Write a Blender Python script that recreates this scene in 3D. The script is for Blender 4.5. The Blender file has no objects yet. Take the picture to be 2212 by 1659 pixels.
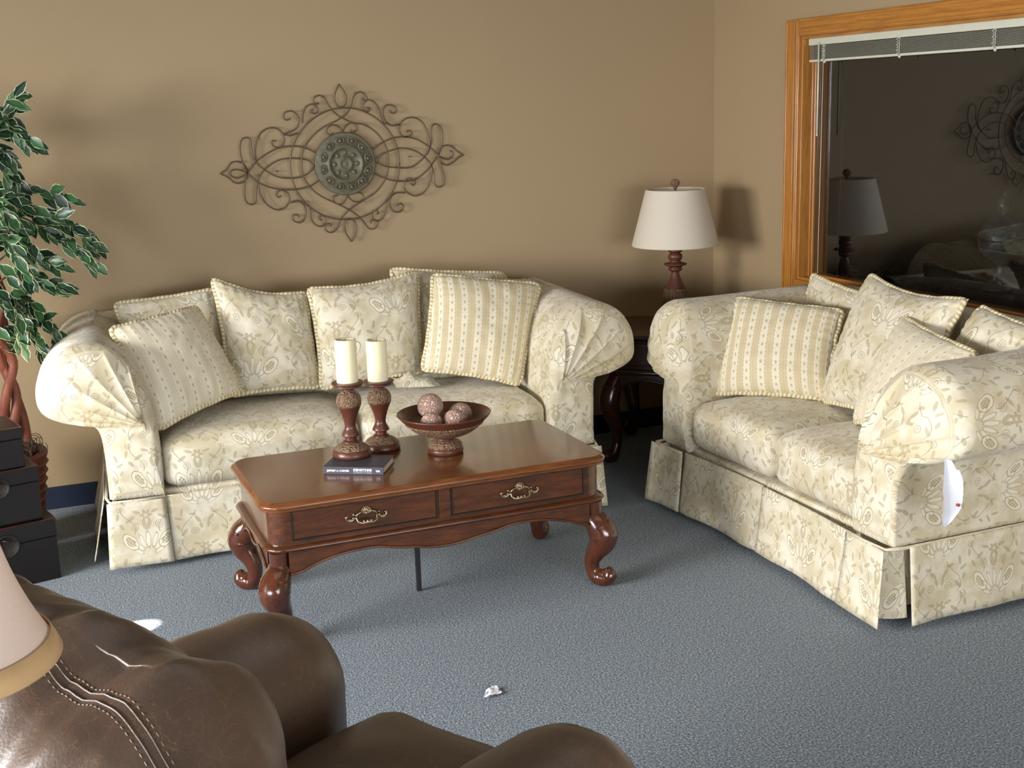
import bpy, bmesh, math, random
from mathutils import Vector, Matrix, noise
random.seed(7)
C = bpy.context.scene.collection
SC = bpy.context.scene
PI = math.pi
SC.view_settings.view_transform = 'Standard'
SC.view_settings.look = 'None'
cy = SC.cycles
cy.max_bounces = 6; cy.diffuse_bounces = 3; cy.glossy_bounces = 3; cy.transmission_bounces = 2; cy.transparent_max_bounces = 4
cy.caustics_reflective = False; cy.caustics_refractive = False; cy.adaptive_threshold = .03

# ---------------------------------------------------------------- materials
class X:
    """tiny expression layer over shader math nodes"""
    nt = None
    def __init__(s, v): s.v = v
    @staticmethod
    def op(o, *a):
        n = X.nt.nodes.new('ShaderNodeMath'); n.operation = o
        for i, q in enumerate(a):
            q = q.v if isinstance(q, X) else q
            if isinstance(q, (int, float)): n.inputs[i].default_value = q
            else: X.nt.links.new(q, n.inputs[i])
        return X(n.outputs[0])
    def __add__(s, o): return X.op('ADD', s, o)
    __radd__ = __add__
    def __sub__(s, o): return X.op('SUBTRACT', s, o)
    def __rsub__(s, o): return X.op('SUBTRACT', o, s)
    def __mul__(s, o): return X.op('MULTIPLY', s, o)
    __rmul__ = __mul__
    def __truediv__(s, o): return X.op('DIVIDE', s, o)
def fl(a): return X.op('FLOOR', a)
def fr(a): return X.op('FRACT', a)
def ab(a): return X.op('ABSOLUTE', a)
def mx(a, b): return X.op('MAXIMUM', a, b)
def mn(a, b): return X.op('MINIMUM', a, b)
def lt(a, b): return X.op('LESS_THAN', a, b)
def gt(a, b): return X.op('GREATER_THAN', a, b)
def sn(a): return X.op('SINE', a)
def sq(a): return X.op('SQRT', a)

def new_mat(name):
    m = bpy.data.materials.new(name); m.use_nodes = True
    nt = m.node_tree; X.nt = nt
    b = nt.nodes['Principled BSDF']
    return m, nt, b
def setp(b, **k):
    names = dict(rough='Roughness', metal='Metallic', spec='Specular IOR Level', coat='Coat Weight', coatr='Coat Roughness',
                 sheen='Sheen Weight', sss='Subsurface Weight', trans='Transmission Weight')
    for a, v in k.items(): b.inputs[names[a]].default_value = v
def col4(c): return (c[0], c[1], c[2], 1)
def hexc(r, g, b):
    f = lambda v: ((v/255+.055)/1.055)**2.4 if v > 10 else v/255/12.92
    return (f(r), f(g), f(b))
def mixc(nt, fac, a, b):
    n = nt.nodes.new('ShaderNodeMix'); n.data_type = 'RGBA'
    for s, v in ((n.inputs[0], fac), (n.inputs[6], a), (n.inputs[7], b)):
        if isinstance(v, X): v = v.v
        if isinstance(v, (int, float)): s.default_value = v
        elif isinstance(v, tuple): s.default_value = col4(v)
        else: nt.links.new(v, s)
    return n.outputs[2]
def tex_noise(nt, vec, scale, detail=2, rough=.5):
    n = nt.nodes.new('ShaderNodeTexNoise'); n.inputs['Scale'].default_value = scale
    n.inputs['Detail'].default_value = detail; n.inputs['Roughness'].default_value = rough
    if vec is not None: nt.links.new(vec, n.inputs['Vector'])
    return n.outputs['Fac']
def ramp(nt, fac, stops):
    n = nt.nodes.new('ShaderNodeValToRGB'); e = n.color_ramp.elements
    while len(e) < len(stops): e.new(.5)
    for i, (p, c) in enumerate(stops): e[i].position = p; e[i].color = col4(c)
    nt.links.new(fac.v if isinstance(fac, X) else fac, n.inputs[0])
    return n.outputs[0]
def mapping(nt, src, scale=(1, 1, 1), loc=(0, 0, 0), rot=(0, 0, 0)):
    n = nt.nodes.new('ShaderNodeMapping'); nt.links.new(src, n.inputs[0])
    n.inputs['Scale'].default_value = scale; n.inputs['Location'].default_value = loc; n.inputs['Rotation'].default_value = rot
    return n.outputs[0]
def coord(nt, k='Object'):
    n = nt.nodes.new('ShaderNodeTexCoord'); return n.outputs[k]
def bump(nt, b, h, strength=.3, dist=.01):
    n = nt.nodes.new('ShaderNodeBump'); n.inputs['Strength'].default_value = strength; n.inputs['Distance'].default_value = dist
    nt.links.new(h.v if isinstance(h, X) else h, n.inputs['Height']); nt.links.new(n.outputs[0], b.inputs['Normal'])
def simple(name, c, rough=.5, nscale=None, namt=.12, bmp=0, **k):
    m, nt, b = new_mat(name); setp(b, rough=rough, **k)
    if nscale:
        co = coord(nt); f = tex_noise(nt, co, nscale, 3)
        d = tuple(v*(1-namt*2) for v in c); l = tuple(min(1, v*(1+namt)) for v in c)
        nt.links.new(mixc(nt, f, d, l), b.inputs['Base Color'])
        if bmp: bump(nt, b, f, bmp, .004)
    else: b.inputs['Base Color'].default_value = col4(c)
    return m

def mat_wall(name, c):
    m, nt, b = new_mat(name); co = coord(nt)
    f = tex_noise(nt, co, 1.3, 2); g = tex_noise(nt, co, 260, 2)
    c1 = mixc(nt, f, tuple(v*.96 for v in c), tuple(v*1.04 for v in c))
    nt.links.new(c1, b.inputs['Base Color']); setp(b, rough=.62, spec=.3); bump(nt, b, g, .12, .002)
    return m
def mat_carpet():
    m, nt, b = new_mat('blue_carpet'); co = coord(nt)
    n1 = tex_noise(nt, co, 160, 1.5, .6); n2 = tex_noise(nt, mapping(nt, co, loc=(3, 5, 1)), 260, 1, .5)
    n3 = tex_noise(nt, mapping(nt, co, loc=(9, 2, 4)), 170, 1, .5); big = tex_noise(nt, co, 1.6, 3)
    base = ramp(nt, n1, [(.3, hexc(40, 56, 82)), (.5, hexc(104, 122, 142)), (.62, hexc(144, 156, 162)), (.72, hexc(196, 198, 190))])
    f2 = X.op('MULTIPLY', gt(X(n2), .635), .75); c2 = mixc(nt, f2, base, hexc(182, 174, 150))
    f3 = X.op('MULTIPLY', gt(X(n3), .655), .6); c3 = mixc(nt, f3, c2, hexc(122, 78, 66))
    c4 = mixc(nt, X(big)*.25, c3, hexc(92, 98, 96))
    nt.links.new(c4, b.inputs['Base Color']); setp(b, rough=.95, spec=.1, sheen=.15); bump(nt, b, n1, .6, .006)
    return m

def mad(a, b, c): return X.op('MULTIPLY_ADD', a, b, c)
def ell2(x, y, cx, cy, a, bb, ang):
    """squared normalised distance to a rotated ellipse"""
    c, s = math.cos(ang), math.sin(ang)
    p = mad(x, c/a, mad(y, s/a, -(cx*c+cy*s)/a)); q = mad(y, c/bb, mad(x, -s/bb, (cx*s-cy*c)/bb))
    return mad(p, p, q*q)
def ell(*k): return sq(ell2(*k))
def ring(d, w): return lt(ab(d-1.0), w)

def mat_damask(name='cream_damask', P=.27, Q=.40, warm=1.0, dark=1.0):
    m, nt, b = new_mat(name)
    uvn = nt.nodes.new('ShaderNodeUVMap').outputs[0]
    wob = nt.nodes.new('ShaderNodeTexNoise'); wob.inputs['Scale'].default_value = 22; wob.inputs['Detail'].default_value = 1
    nt.links.new(uvn, wob.inputs['Vector'])
    sp = nt.nodes.new('ShaderNodeSeparateXYZ'); nt.links.new(uvn, sp.inputs[0])
    w = (X(wob.outputs['Fac'])-.5)*.014
    u = X(sp.outputs[0])*1.22+w; v = X(sp.outputs[1])*1.22+w*.8
    cu = u*(1/P); colm = fl(cu); x = ab(fr(cu)-.5)*P
    odd = fr(colm*.5)                                  # 0 or .5
    y = fr(v*(1/Q)+odd)*Q
    lines, fill, halo = None, None, None
    def add(cur, e): return e if cur is None else mx(cur, e)
    # palmette fan
    for ang, L, a, bb in ((90, .082, .040, .0088), (71, .078, .037, .0080), (52, .066, .031, .0078), (30, .050, .023, .0070)):
        t = math.radians(ang); d = ell(x, y, L*math.cos(t), .145+L*math.sin(t), a, bb, t)
        lines = add(lines, ring(d, .13)*.75); halo = add(halo, lt(d, 1.0))
    # pine cones with lattice
    d = ell(x, y, .074, .222, .029, .0150, math.radians(58))
    lat = mx(lt(ab(fr((x+y)*62)-.5), .13), lt(ab(fr((x-y)*62)-.5), .13))
    cone = lt(d, 1.0)*(1.0-lat); fill = add(fill, cone)
    halo = add(halo, lt(ab(d-1.28), .25)); lines = add(lines, ring(d*(1/1.6), .05))
    # leaves along the vine
    leaves = None
    for cx, cy, a, bb, ang in ((.030, .085, .021, .008, 50), (.052, .112, .016, .007, 10), (.100, .128, .018, .007, 100), (.118, .098, .018, .006, 30),
                               (.016, .052, .017, .007, 80), (.070, .330, .022, .008, -35), (.104, .300, .018, .007, 60), (.040, .362, .018, .007, 20),
                               (.122, .350, .017, .007, 95), (.090, .030, .020, .008, 130), (.120, .060, .014, .006, 60), (.010, .300, .026, .009, 75)):
        d = ell2(x, y, cx, cy, a, bb, math.radians(ang)); leaves = add(leaves, lt(d, 1.0))
    fill = mx(fill, leaves*.75)
    # vines
    for x0, am, ph, lo, hi in ((.070, .034, .4, .0, .13), (.078, .03, 2.2, .26, .40)):
        d = ab(x-(sn(y*(2*PI/.2)+ph)*am+x0)); lines = add(lines, lt(d, .0017)*gt(y, lo)*lt(y, hi))
    # spirals
    for cx, cy, r0, sg in ((.052, .292, .021, 1), (.110, .385, .018, -1), (.046, .030, .019, -1)):
        dx, dy = x-cx, y-cy; r = sq(dx*dx+dy*dy); th = X.op('ARCTAN2', dy, dx)
        e = lt(ab(fr(r*(1/.009)+th*(sg/(2*PI)))-.5), .14)*lt(r, r0); lines = add(lines, e)
    # rosette
    dx, dy = x, y-.345; r = sq(dx*dx+dy*dy); th = X.op('ARCTAN2', dy, dx)
    lim = X.op('COSINE', th*6.0)*.006+.019
    fill = add(fill, lt(r, lim)*gt(r, .007)*.7); lines = add(lines, lt(ab(r-lim), .0015))
    blot = tex_noise(nt, uvn, 9, 3, .6); weave = tex_noise(nt, mapping(nt, uvn, scale=(1, 1.6, 1)), 520, 1)
    cream = hexc(224, 216, 196); tan = hexc(198, 184, 150); line = hexc(138, 122, 88); light = hexc(240, 234, 216); fillc = hexc(158, 143, 108)
    f = X.op('MULTIPLY_ADD', X(blot)-.42, 5.0, .0); f = mn(mx(f, 0.0), .8)
    base = mixc(nt, f*warm, cream, tan)
    c1 = mixc(nt, halo*.55, base, light)
    c2 = mixc(nt, fill*.80, c1, fillc); c3 = mixc(nt, lines*.78, c2, line)
    c4 = mixc(nt, X(weave)*.22, c3, hexc(196, 184, 150))
    nt.links.new(c4, b.inputs['Base Color']); setp(b, rough=.58, spec=.35, sheen=.25)
    h = X(weave)*.25
    big = tex_noise(nt, uvn, 14, 2)
    bump(nt, b, h+X(big)*1.5, .22, .006)
    return m

def mat_stripe(name='striped_cream_fabric', ct=1.0):
    m, nt, b = new_mat(name)
    uvn = nt.nodes.new('ShaderNodeUVMap').outputs[0]
    sp = nt.nodes.new('ShaderNodeSeparateXYZ'); nt.links.new(uvn, sp.inputs[0])
    P = .050; u = X(sp.outputs[0])*(1/P); v = X(sp.outputs[1])
    fu = fr(u); k = ab(fu-.5)                           # 0 centre of cream stripe
    zig = sn(v*420)*.025
    s = lt(k+zig, .24)
    tan = hexc(206, 190, 154) if ct == 1 else hexc(222, 211, 186); cream = hexc(232, 223, 200)
    c = mixc(nt, s, tan, cream)
    fv = ab(fr(v*(1/.030))-.5)*.030; du = k*P
    dia = lt(du*(1/.0042)+fv*(1/.0075), 1.0); core = lt(du*(1/.0016)+fv*(1/.003), 1.0)
    c = mixc(nt, dia*.75, c, hexc(150, 134, 92)); c = mixc(nt, core*.7, c, cream)
    fine = lt(ab(k-.38), .02); c = mixc(nt, fine*.4, c, cream)
    weave = tex_noise(nt, mapping(nt, uvn, scale=(3, 1, 1)), 300, 1); c = mixc(nt, X(weave)*.2, c, hexc(200, 186, 150))
    nt.links.new(c, b.inputs['Base Color']); setp(b, rough=.6, spec=.3, sheen=.2)
    bump(nt, b, weave, .15, .003)
    return m

def mat_cord():
    m, nt, b = new_mat('twisted_cord'); uvn = nt.nodes.new('ShaderNodeUVMap').outputs[0]
    sp = nt.nodes.new('ShaderNodeSeparateXYZ'); nt.links.new(uvn, sp.inputs[0])
    f = sn((X(sp.outputs[0])*(1/.017)+X(sp.outputs[1]))*(2*PI))*.5+.5
    c = mixc(nt, f, hexc(186, 168, 122), hexc(232, 222, 192)); nt.links.new(c, b.inputs['Base Color']); setp(b, rough=.6, spec=.25)
    bump(nt, b, f, .4, .005); return m

def mat_wood(name, dark, light, scale=(1, 9, 9), rough=.25, coat=.5, axis_noise=7, amt=1.0):
    m, nt, b = new_mat(name); co = coord(nt)
    mp = mapping(nt, co, scale=scale)
    n1 = tex_noise(nt, mp, axis_noise, 5, .62); n2 = tex_noise(nt, mapping(nt, co, scale=(scale[0]*2, scale[1]*5, scale[2]*5)), 14, 3)
    f = X(n1)*.7+X(n2)*.3
    c = ramp(nt, f, [(.32, dark), (.68, light)]); nt.links.new(c, b.inputs['Base Color'])
    setp(b, rough=rough, coat=coat, coatr=.12, spec=.5); bump(nt, b, n2, .05, .002)
    return m

def mat_carved(name, base, gold, scale=60, thr=.5):
    m, nt, b = new_mat(name); co = coord(nt)
    v = nt.nodes.new('ShaderNodeTexVoronoi'); v.feature = 'DISTANCE_TO_EDGE'; v.inputs['Scale'].default_value = scale
    wp = nt.nodes.new('ShaderNodeTexNoise'); wp.inputs['Scale'].default_value = scale*.7; nt.links.new(co, wp.inputs['Vector'])
    ad = nt.nodes.new('ShaderNodeVectorMath'); ad.operation = 'MULTIPLY_ADD'
    nt.links.new(wp.outputs['Color'], ad.inputs[0]); ad.inputs[1].default_value = (.02, .02, .02); nt.links.new(co, ad.inputs[2])
    nt.links.new(ad.outputs[0], v.inputs['Vector'])
    f = X(v.outputs['Distance'])*3.2; f = mn(f, 1.0)
    nz = tex_noise(nt, co, 30, 3)
    c = mixc(nt, f, gold, base); c = mixc(nt, X(nz)*.35, c, base)
    nt.links.new(c, b.inputs['Base Color']); setp(b, rough=.42, spec=.5); bump(nt, b, 1.0-f, .7, .006)
    return m

def mat_leather():
    m, nt, b = new_mat('brown_distressed_leather'); co = coord(nt)
    n1 = tex_noise(nt, co, 3.5, 4, .6)
    wp = nt.nodes.new('ShaderNodeTexNoise'); wp.inputs['Scale'].default_value = 14; wp.inputs['Detail'].default_value = 3; nt.links.new(co, wp.inputs['Vector'])
    ad = nt.nodes.new('ShaderNodeVectorMath'); ad.operation = 'MULTIPLY_ADD'
    nt.links.new(wp.outputs['Color'], ad.inputs[0]); ad.inputs[1].default_value = (.16, .16, .16); nt.links.new(co, ad.inputs[2])
    v = nt.nodes.new('ShaderNodeTexVoronoi'); v.feature = 'DISTANCE_TO_EDGE'; v.inputs['Scale'].default_value = 42; nt.links.new(ad.outputs[0], v.inputs['Vector'])
    cr = lt(X(v.outputs['Distance']), .016)*gt(X(tex_noise(nt, co, 9, 2)), .46)
    fine = tex_noise(nt, co, 240, 3, .7)
    c = mixc(nt, X(n1), hexc(66, 52, 44), hexc(96, 76, 62)); c = mixc(nt, cr*.42, c, hexc(136, 96, 64)); c = mixc(nt, X(fine)*.3, c, hexc(66, 48, 38))
    nt.links.new(c, b.inputs['Base Color']); setp(b, rough=.37, spec=.6)
    bump(nt, b, X(fine)*.35+X(tex_noise(nt, co, 60, 2))*.5, .28, .004)
    return m

def mat_leaf():
    m, nt, b = new_mat('variegated_leaf'); uvn = nt.nodes.new('ShaderNodeUVMap').outputs[0]
    sp = nt.nodes.new('ShaderNodeSeparateXYZ'); nt.links.new(uvn, sp.inputs[0])
    u = X(sp.outputs[0]); v = X(sp.outputs[1])          # u across -1..1 (edge=1), v tone
    nz = tex_noise(nt, coord(nt), 60, 2)
    e = gt(ab(u)+(X(nz)-.5)*.35, .86); vein = lt(ab(u), .05)
    g = mixc(nt, v, hexc(20, 44, 32), hexc(64, 104, 62)); g = mixc(nt, vein*.4, g, hexc(120, 150, 100))
    c = mixc(nt, e*.85, g, hexc(206, 216, 170)); nt.links.new(c, b.inputs['Base Color']); setp(b, rough=.35, spec=.5)
    return m

M = {}
M['wall'] = mat_wall('tan_wall_paint', hexc(166, 144, 112))
M['ceiling'] = simple('ceiling_paint', hexc(150, 145, 134), .8, 3)
M['carpet'] = mat_carpet()
M['base'] = simple('blue_cove_base', hexc(30, 40, 62), .5, 20)
M['damask'] = mat_damask()
M['stripe'] = mat_stripe()
M['dotted'] = mat_stripe('pale_dotted_stripe_fabric', .3)
M['cord'] = mat_cord()
M['lining'] = simple('white_lining', hexc(225, 222, 215), .8, 40)
M['top'] = mat_wood('cherry_table_top', hexc(82, 42, 18), hexc(134, 80, 38), (1.2, 8, 8), .27, .5)
M['cherry'] = mat_wood('cherry_wood', hexc(52, 25, 11), hexc(100, 54, 24), (1.2, 7, 7), .26, .55)
M['cherryleg'] = mat_wood('cherry_leg_wood', hexc(54, 24, 14), hexc(92, 46, 24), (6, 6, 1.5), .2, .7)
M['darkwood'] = mat_wood('dark_cherry_wood', hexc(38, 16, 10), hexc(66, 30, 18), (1.2, 7, 7), .25, .5)
M['groove'] = simple('dark_groove', hexc(22, 10, 6), .5, 30)
M['oak'] = mat_wood('golden_oak', hexc(150, 92, 34), hexc(196, 136, 62), (14, 14, .9), .3, .4)
M['oakh'] = mat_wood('golden_oak_horizontal', hexc(150, 92, 34), hexc(196, 136, 62), (14, .9, 14), .3, .4)
M['brass'] = simple('antique_brass', hexc(170, 152, 122), .30, 80, metal=.9)
M['iron'] = simple('bronze_wire', hexc(104, 86, 66), .45, 60, metal=.3)
M['medal'] = simple('antiqued_medallion', hexc(112, 106, 86), .5, 45, .28, .6, metal=.25)
M['resin'] = simple('reddish_brown_resin', hexc(92, 52, 38), .33, 25, .2)
M['carved'] = mat_carved('carved_gilded_resin', hexc(94, 58, 44), hexc(148, 124, 94), 95)
M['ball'] = mat_carved('marbled_ball', hexc(204, 176, 160), hexc(160, 118, 108), 85)
M['leather'] = mat_leather()
M['stitch'] = simple('tan_stitching', hexc(140, 118, 98), .7, 90)
M['leaf'] = mat_leaf()
M['bark'] = mat_wood('red_brown_trunk', hexc(88, 40, 30), hexc(136, 72, 52), (8, 8, 1), .6, .0)
M['twig'] = simple('brown_twig', hexc(88, 66, 52), .7, 60)
M['wicker'] = mat_wood('reddish_wicker', hexc(58, 22, 14), hexc(110, 46, 28), (20, 20, 30), .5, .1)
M['moss'] = simple('dried_moss', hexc(92, 82, 66), .95, 60, .3)
M['lacquer'] = simple('black_lacquer', hexc(20, 12, 12), .34, 12, .25)
M['lacquer_edge'] = simple('worn_red_brown_edge', hexc(92, 38, 24), .4, 40, .3)
M['medal_dark'] = simple('dark_bronze_disc', hexc(60, 55, 49), .5, 120, .3, .4, metal=.6)
M['white_plastic'] = simple('off_white_blind', hexc(206, 206, 188), .45, 30, .04)
M['slat'] = simple('grey_blind_slats', hexc(150, 148, 134), .5, 30, .05)
M['paper'] = simple('white_paper', hexc(235, 236, 245), .7, 60, .03)
M['red'] = simple('red_print', hexc(170, 60, 60), .7)
M['book'] = simple('charcoal_book_cloth', hexc(66, 66, 76), .45, 200, .06)
M['pages'] = simple('page_block', hexc(206, 186, 156), .8, 300, .1)
M['white_ink'] = simple('white_print', hexc(240, 240, 240), .6)
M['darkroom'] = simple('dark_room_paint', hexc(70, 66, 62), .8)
M['black'] = simple('black_metal', hexc(24, 22, 22), .5)
M['urn'] = mat_carved('grey_blue_urn_glaze', hexc(34, 38, 42), hexc(54, 58, 60), 9)
M['ivy'] = simple('ivy_green', hexc(52, 84, 34), .4, 30, .4)

def mat_candle():
    m, nt, b = new_mat('ivory_wax'); f = tex_noise(nt, coord(nt), 12, 2)
    nt.links.new(mixc(nt, f, hexc(240, 226, 184), hexc(248, 240, 212)), b.inputs['Base Color']); setp(b, rough=.42, sss=.25)
    b.inputs['Subsurface Radius'].default_value = (.02, .012, .006); return m
M['candle'] = mat_candle()
def mat_shade(name, c, emit=0):
    m, nt, b = new_mat(name); co = coord(nt)
    f = tex_noise(nt, mapping(nt, co, scale=(1, 1, 4)), 160, 2)
    cc = mixc(nt, f, tuple(v*.93 for v in c), c); nt.links.new(cc, b.inputs['Base Color']); setp(b, rough=.8, spec=.15)
    bump(nt, b, f, .15, .002)
    tr = nt.nodes.new('ShaderNodeBsdfTranslucent'); nt.links.new(cc, tr.inputs[0])
    mixs = nt.nodes.new('ShaderNodeMixShader'); mixs.inputs[0].default_value = .3
    out = nt.nodes['Material Output']; nt.links.new(b.outputs[0], mixs.inputs[1]); nt.links.new(tr.outputs[0], mixs.inputs[2]); nt.links.new(mixs.outputs[0], out.inputs[0])
    return m
M['shade'] = mat_shade('cream_linen_shade', hexc(236, 226, 210))
M['shade2'] = mat_shade('pink_cream_silk_shade', hexc(246, 228, 216))
M['shadetrim'] = simple('gold_satin_trim', hexc(206, 170, 124), .4, 50, .08)
def mat_glass():
    m, nt, b = new_mat('window_glass'); nt.nodes.remove(b)
    t = nt.nodes.new('ShaderNodeBsdfTransparent'); t.inputs[0].default_value = (.80, .82, .80, 1)
    g = nt.nodes.new('ShaderNodeBsdfGlossy'); g.inputs['Roughness'].default_value = .0; g.inputs[0].default_value = (.95, .97, 1, 1)
    fz = nt.nodes.new('ShaderNodeFresnel'); fz.inputs[0].default_value = 1.55
    f = X(fz.outputs[0])*1.5+.04
    mi = nt.nodes.new('ShaderNodeMixShader'); nt.links.new(mn(f, 1.0).v, mi.inputs[0]); nt.links.new(t.outputs[0], mi.inputs[1]); nt.links.new(g.outputs[0], mi.inputs[2])
    nt.links.new(mi.outputs[0], nt.nodes['Material Output'].inputs[0]); return m
M['glass'] = mat_glass()

# ---------------------------------------------------------------- object helpers
def tag(o, label=None, cat=None, group=None, kind=None):
    if label: o['label'] = label
    if cat: o['category'] = cat
    if group: o['group'] = group
    if kind: o['kind'] = kind
    return o
def thing(name, label, cat, loc=(0, 0, 0), rz=0, group=None):
    o = bpy.data.objects.new(name, None); C.objects.link(o); o.location = loc; o.rotation_euler = (0, 0, rz)
    o.empty_display_size = .1
    return tag(o, label, cat, group)
def box_uv(me):
    uv = me.uv_layers.new(name='UVMap')
    for p in me.polygons:
        n = p.normal
        for li in p.loop_indices:
            c = me.vertices[me.loops[li].vertex_index].co
            uv.data[li].uv = (c.y, c.z) if abs(n.x) > .72 else (c.x, c.y+c.z)
class MB:
    """collects shapes into one mesh; every shape keeps its own material slot"""
    def __init__(s): s.v = []; s.f = []; s.uv = []; s.mi = []; s.sm = []; s.hasuv = False
    def add(s, vs, fs, mi=0, smooth=True, uvs=None):
        o = len(s.v); s.v += [tuple(q) for q in vs]
        for k, f in enumerate(fs):
            s.f.append([o+i for i in f]); s.mi.append(mi); s.sm.append(smooth)
            s.uv.append([uvs[i] for i in f] if uvs else None)
        if uvs: s.hasuv = True
        return s
    def build(s, name, mats, parent=None, loc=None, uvmode='box', kind=None, label=None):
        me = bpy.data.meshes.new(name); me.from_pydata(s.v, [], s.f)
        if not isinstance(mats, (list, tuple)): mats = [mats]
        for m in mats: me.materials.append(m)
        for p, mi, sm in zip(me.polygons, s.mi, s.sm): p.material_index = mi; p.use_smooth = sm
        me.update()
        if s.hasuv:
            uv = me.uv_layers.new(name='UVMap')
            for p, q in zip(me.polygons, s.uv):
                if q:
                    for li, w in zip(p.loop_indices, q): uv.data[li].uv = w
        elif uvmode == 'box': box_uv(me)
        o = bpy.data.objects.new(name, me); C.objects.link(o)
        if parent: o.parent = parent
        if loc: o.location = loc
        if kind: o['kind'] = kind
        if label: o['label'] = label
        return o
def T_pts(vs, fn): return [fn(Vector(v)) for v in vs]
def box(mb, lo, hi, bev=0, mi=0, fn=None, seg=2):
    bm = bmesh.new(); bmesh.ops.create_cube(bm, size=1)
    for v in bm.verts:
        v.co = Vector([lo[i]+(v.co[i]+.5)*(hi[i]-lo[i]) for i in range(3)])
    if bev: bmesh.ops.bevel(bm, geom=bm.edges[:], offset=bev, segments=seg, affect='EDGES', profile=.5)
    bm.normal_update(); bm.verts.index_update()
    vs = [v.co.copy() for v in bm.verts]
    if fn: vs = [fn(v) for v in vs]
    mb.add(vs, [[v.index for v in f.verts] for f in bm.faces], mi, smooth=False)
    bm.free(); return mb
def grid(mb, fn, nu, nv, cu=False, cv=False, mi=0, uvf=None, smooth=True, flip=False):
    """fn(i/nu, j/nv)"""
    nuu = nu if cu else nu+1; nvv = nv if cv else nv+1
    vs = []; uvs = []
    for j in range(nv+1):
        for i in range(nu+1):
            vs.append(fn(i/nu, j/nv)); uvs.append(uvf(i/nu, j/nv) if uvf else (0, 0))
    fs = []
    if cu or cv:
        # merge seam indices but keep uv by separate list
        pass
    for j in range(nv):
        for i in range(nu):
            a = j*(nu+1)+i; q = [a, a+1, a+nu+2, a+nu+1]
            fs.append(q[::-1] if flip else q)
    mb.add(vs, fs, mi, smooth, uvs if uvf else None); return mb
def lathe(mb, prof, seg=40, mi=0, c=(0, 0, 0), fn=None, smooth=True):
    vs = []; fs = []
    n = len(prof)
    for (r, z) in prof:
        for k in range(seg):
            a = 2*PI*k/seg; p = Vector((c[0]+r*math.cos(a), c[1]+r*math.sin(a), c[2]+z)); vs.append(fn(p) if fn else p)
    for j in range(n-1):
        for k in range(seg):
            a = j*seg+k; b = j*seg+(k+1) % seg; fs.append([a, b, b+seg, a+seg])
    if prof[0][0] > 1e-5: fs.append([k for k in range(seg)][::-1])
    if prof[-1][0] > 1e-5: fs.append([(n-1)*seg+k for k in range(seg)])
    mb.add(vs, fs, mi, smooth); return mb
def smooth_prof(pts, n=6):
    return [tuple(p) for p in catmull([(a, b, 0) for a, b in pts], n, False)] if False else [(p[0], p[1]) for p in catmull([(a, b, 0) for a, b in pts], n)]
def catmull(pts, n=6, closed=False):
    P = [Vector(p) for p in pts]; out = []; m = len(P)
    rng = range(m if closed else m-1)
    for i in rng:
        p0 = P[(i-1) % m] if closed or i > 0 else P[0]*2-P[1]
        p1 = P[i]; p2 = P[(i+1) % m]
        p3 = P[(i+2) % m] if closed or i+2 < m else P[m-1]*2-P[m-2]
        for k in range(n):
            t = k/n
            out.append(.5*((2*p1)+(p2-p0)*t+(2*p0-5*p1+4*p2-p3)*t*t+(3*p1-p0-3*p2+p3)*t**3))
    if not closed: out.append(P[-1].copy())
    return out
def tube(mb, pts, r, seg=6, closed=False, mi=0, flat=None, uv=False, caps=True):
    """r: radius or list; frames by parallel transport"""
    P = [Vector(p) for p in pts]; n = len(P)
    if n < 2: return mb
    R = r if isinstance(r, (list, tuple)) else [r]*n
    T = []
    for i in range(n):
        a = P[(i-1) % n] if closed or i > 0 else P[i]; b = P[(i+1) % n] if closed or i < n-1 else P[i]
        d = (b-a); T.append(d.normalized() if d.length > 1e-9 else Vector((0, 0, 1)))
    up = Vector((0, 0, 1)) if abs(T[0].z) < .9 else Vector((1, 0, 0))
    N = (up-T[0]*up.dot(T[0])).normalized(); vs = []; uvs = []; L = 0
    for i in range(n):
        if i: L += (P[i]-P[i-1]).length
        N = (N-T[i]*N.dot(T[i])); N = N.normalized() if N.length > 1e-6 else Vector((1, 0, 0)); B = T[i].cross(N)
        for k in range(seg+1):
            a = 2*PI*k/seg; vs.append(P[i]+(N*math.cos(a)*(flat or 1)+B*math.sin(a))*R[i]); uvs.append((L, k/seg))
    fs = []
    for i in range(n-1 if not closed else n):
        i2 = (i+1) % n
        for k in range(seg): fs.append([i*(seg+1)+k, i2*(seg+1)+k, i2*(seg+1)+k+1, i*(seg+1)+k+1])
    if caps and not closed:
        fs.append([k for k in range(seg)]); fs.append([(n-1)*(seg+1)+k for k in range(seg)][::-1])
    mb.add(vs, fs, mi, True, uvs if uv else None); return mb
def sphere(mb, c, r, seg=12, mi=0, sc=(1, 1, 1)):
    prof = [(max(1e-6, math.sin(PI*k/(seg//2+2))), -math.cos(PI*k/(seg//2+2))) for k in range(seg//2+3)]
    vs = []; fs = []; n = len(prof)
    for a, z in prof:
        for k in range(seg):
            t = 2*PI*k/seg; vs.append(Vector((c[0]+a*math.cos(t)*r*sc[0], c[1]+a*math.sin(t)*r*sc[1], c[2]+z*r*sc[2])))
    for j in range(n-1):
        for k in range(seg): fs.append([j*seg+k, j*seg+(k+1) % seg, (j+1)*seg+(k+1) % seg, (j+1)*seg+k])
    mb.add(vs, fs, mi, True); return mb
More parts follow.
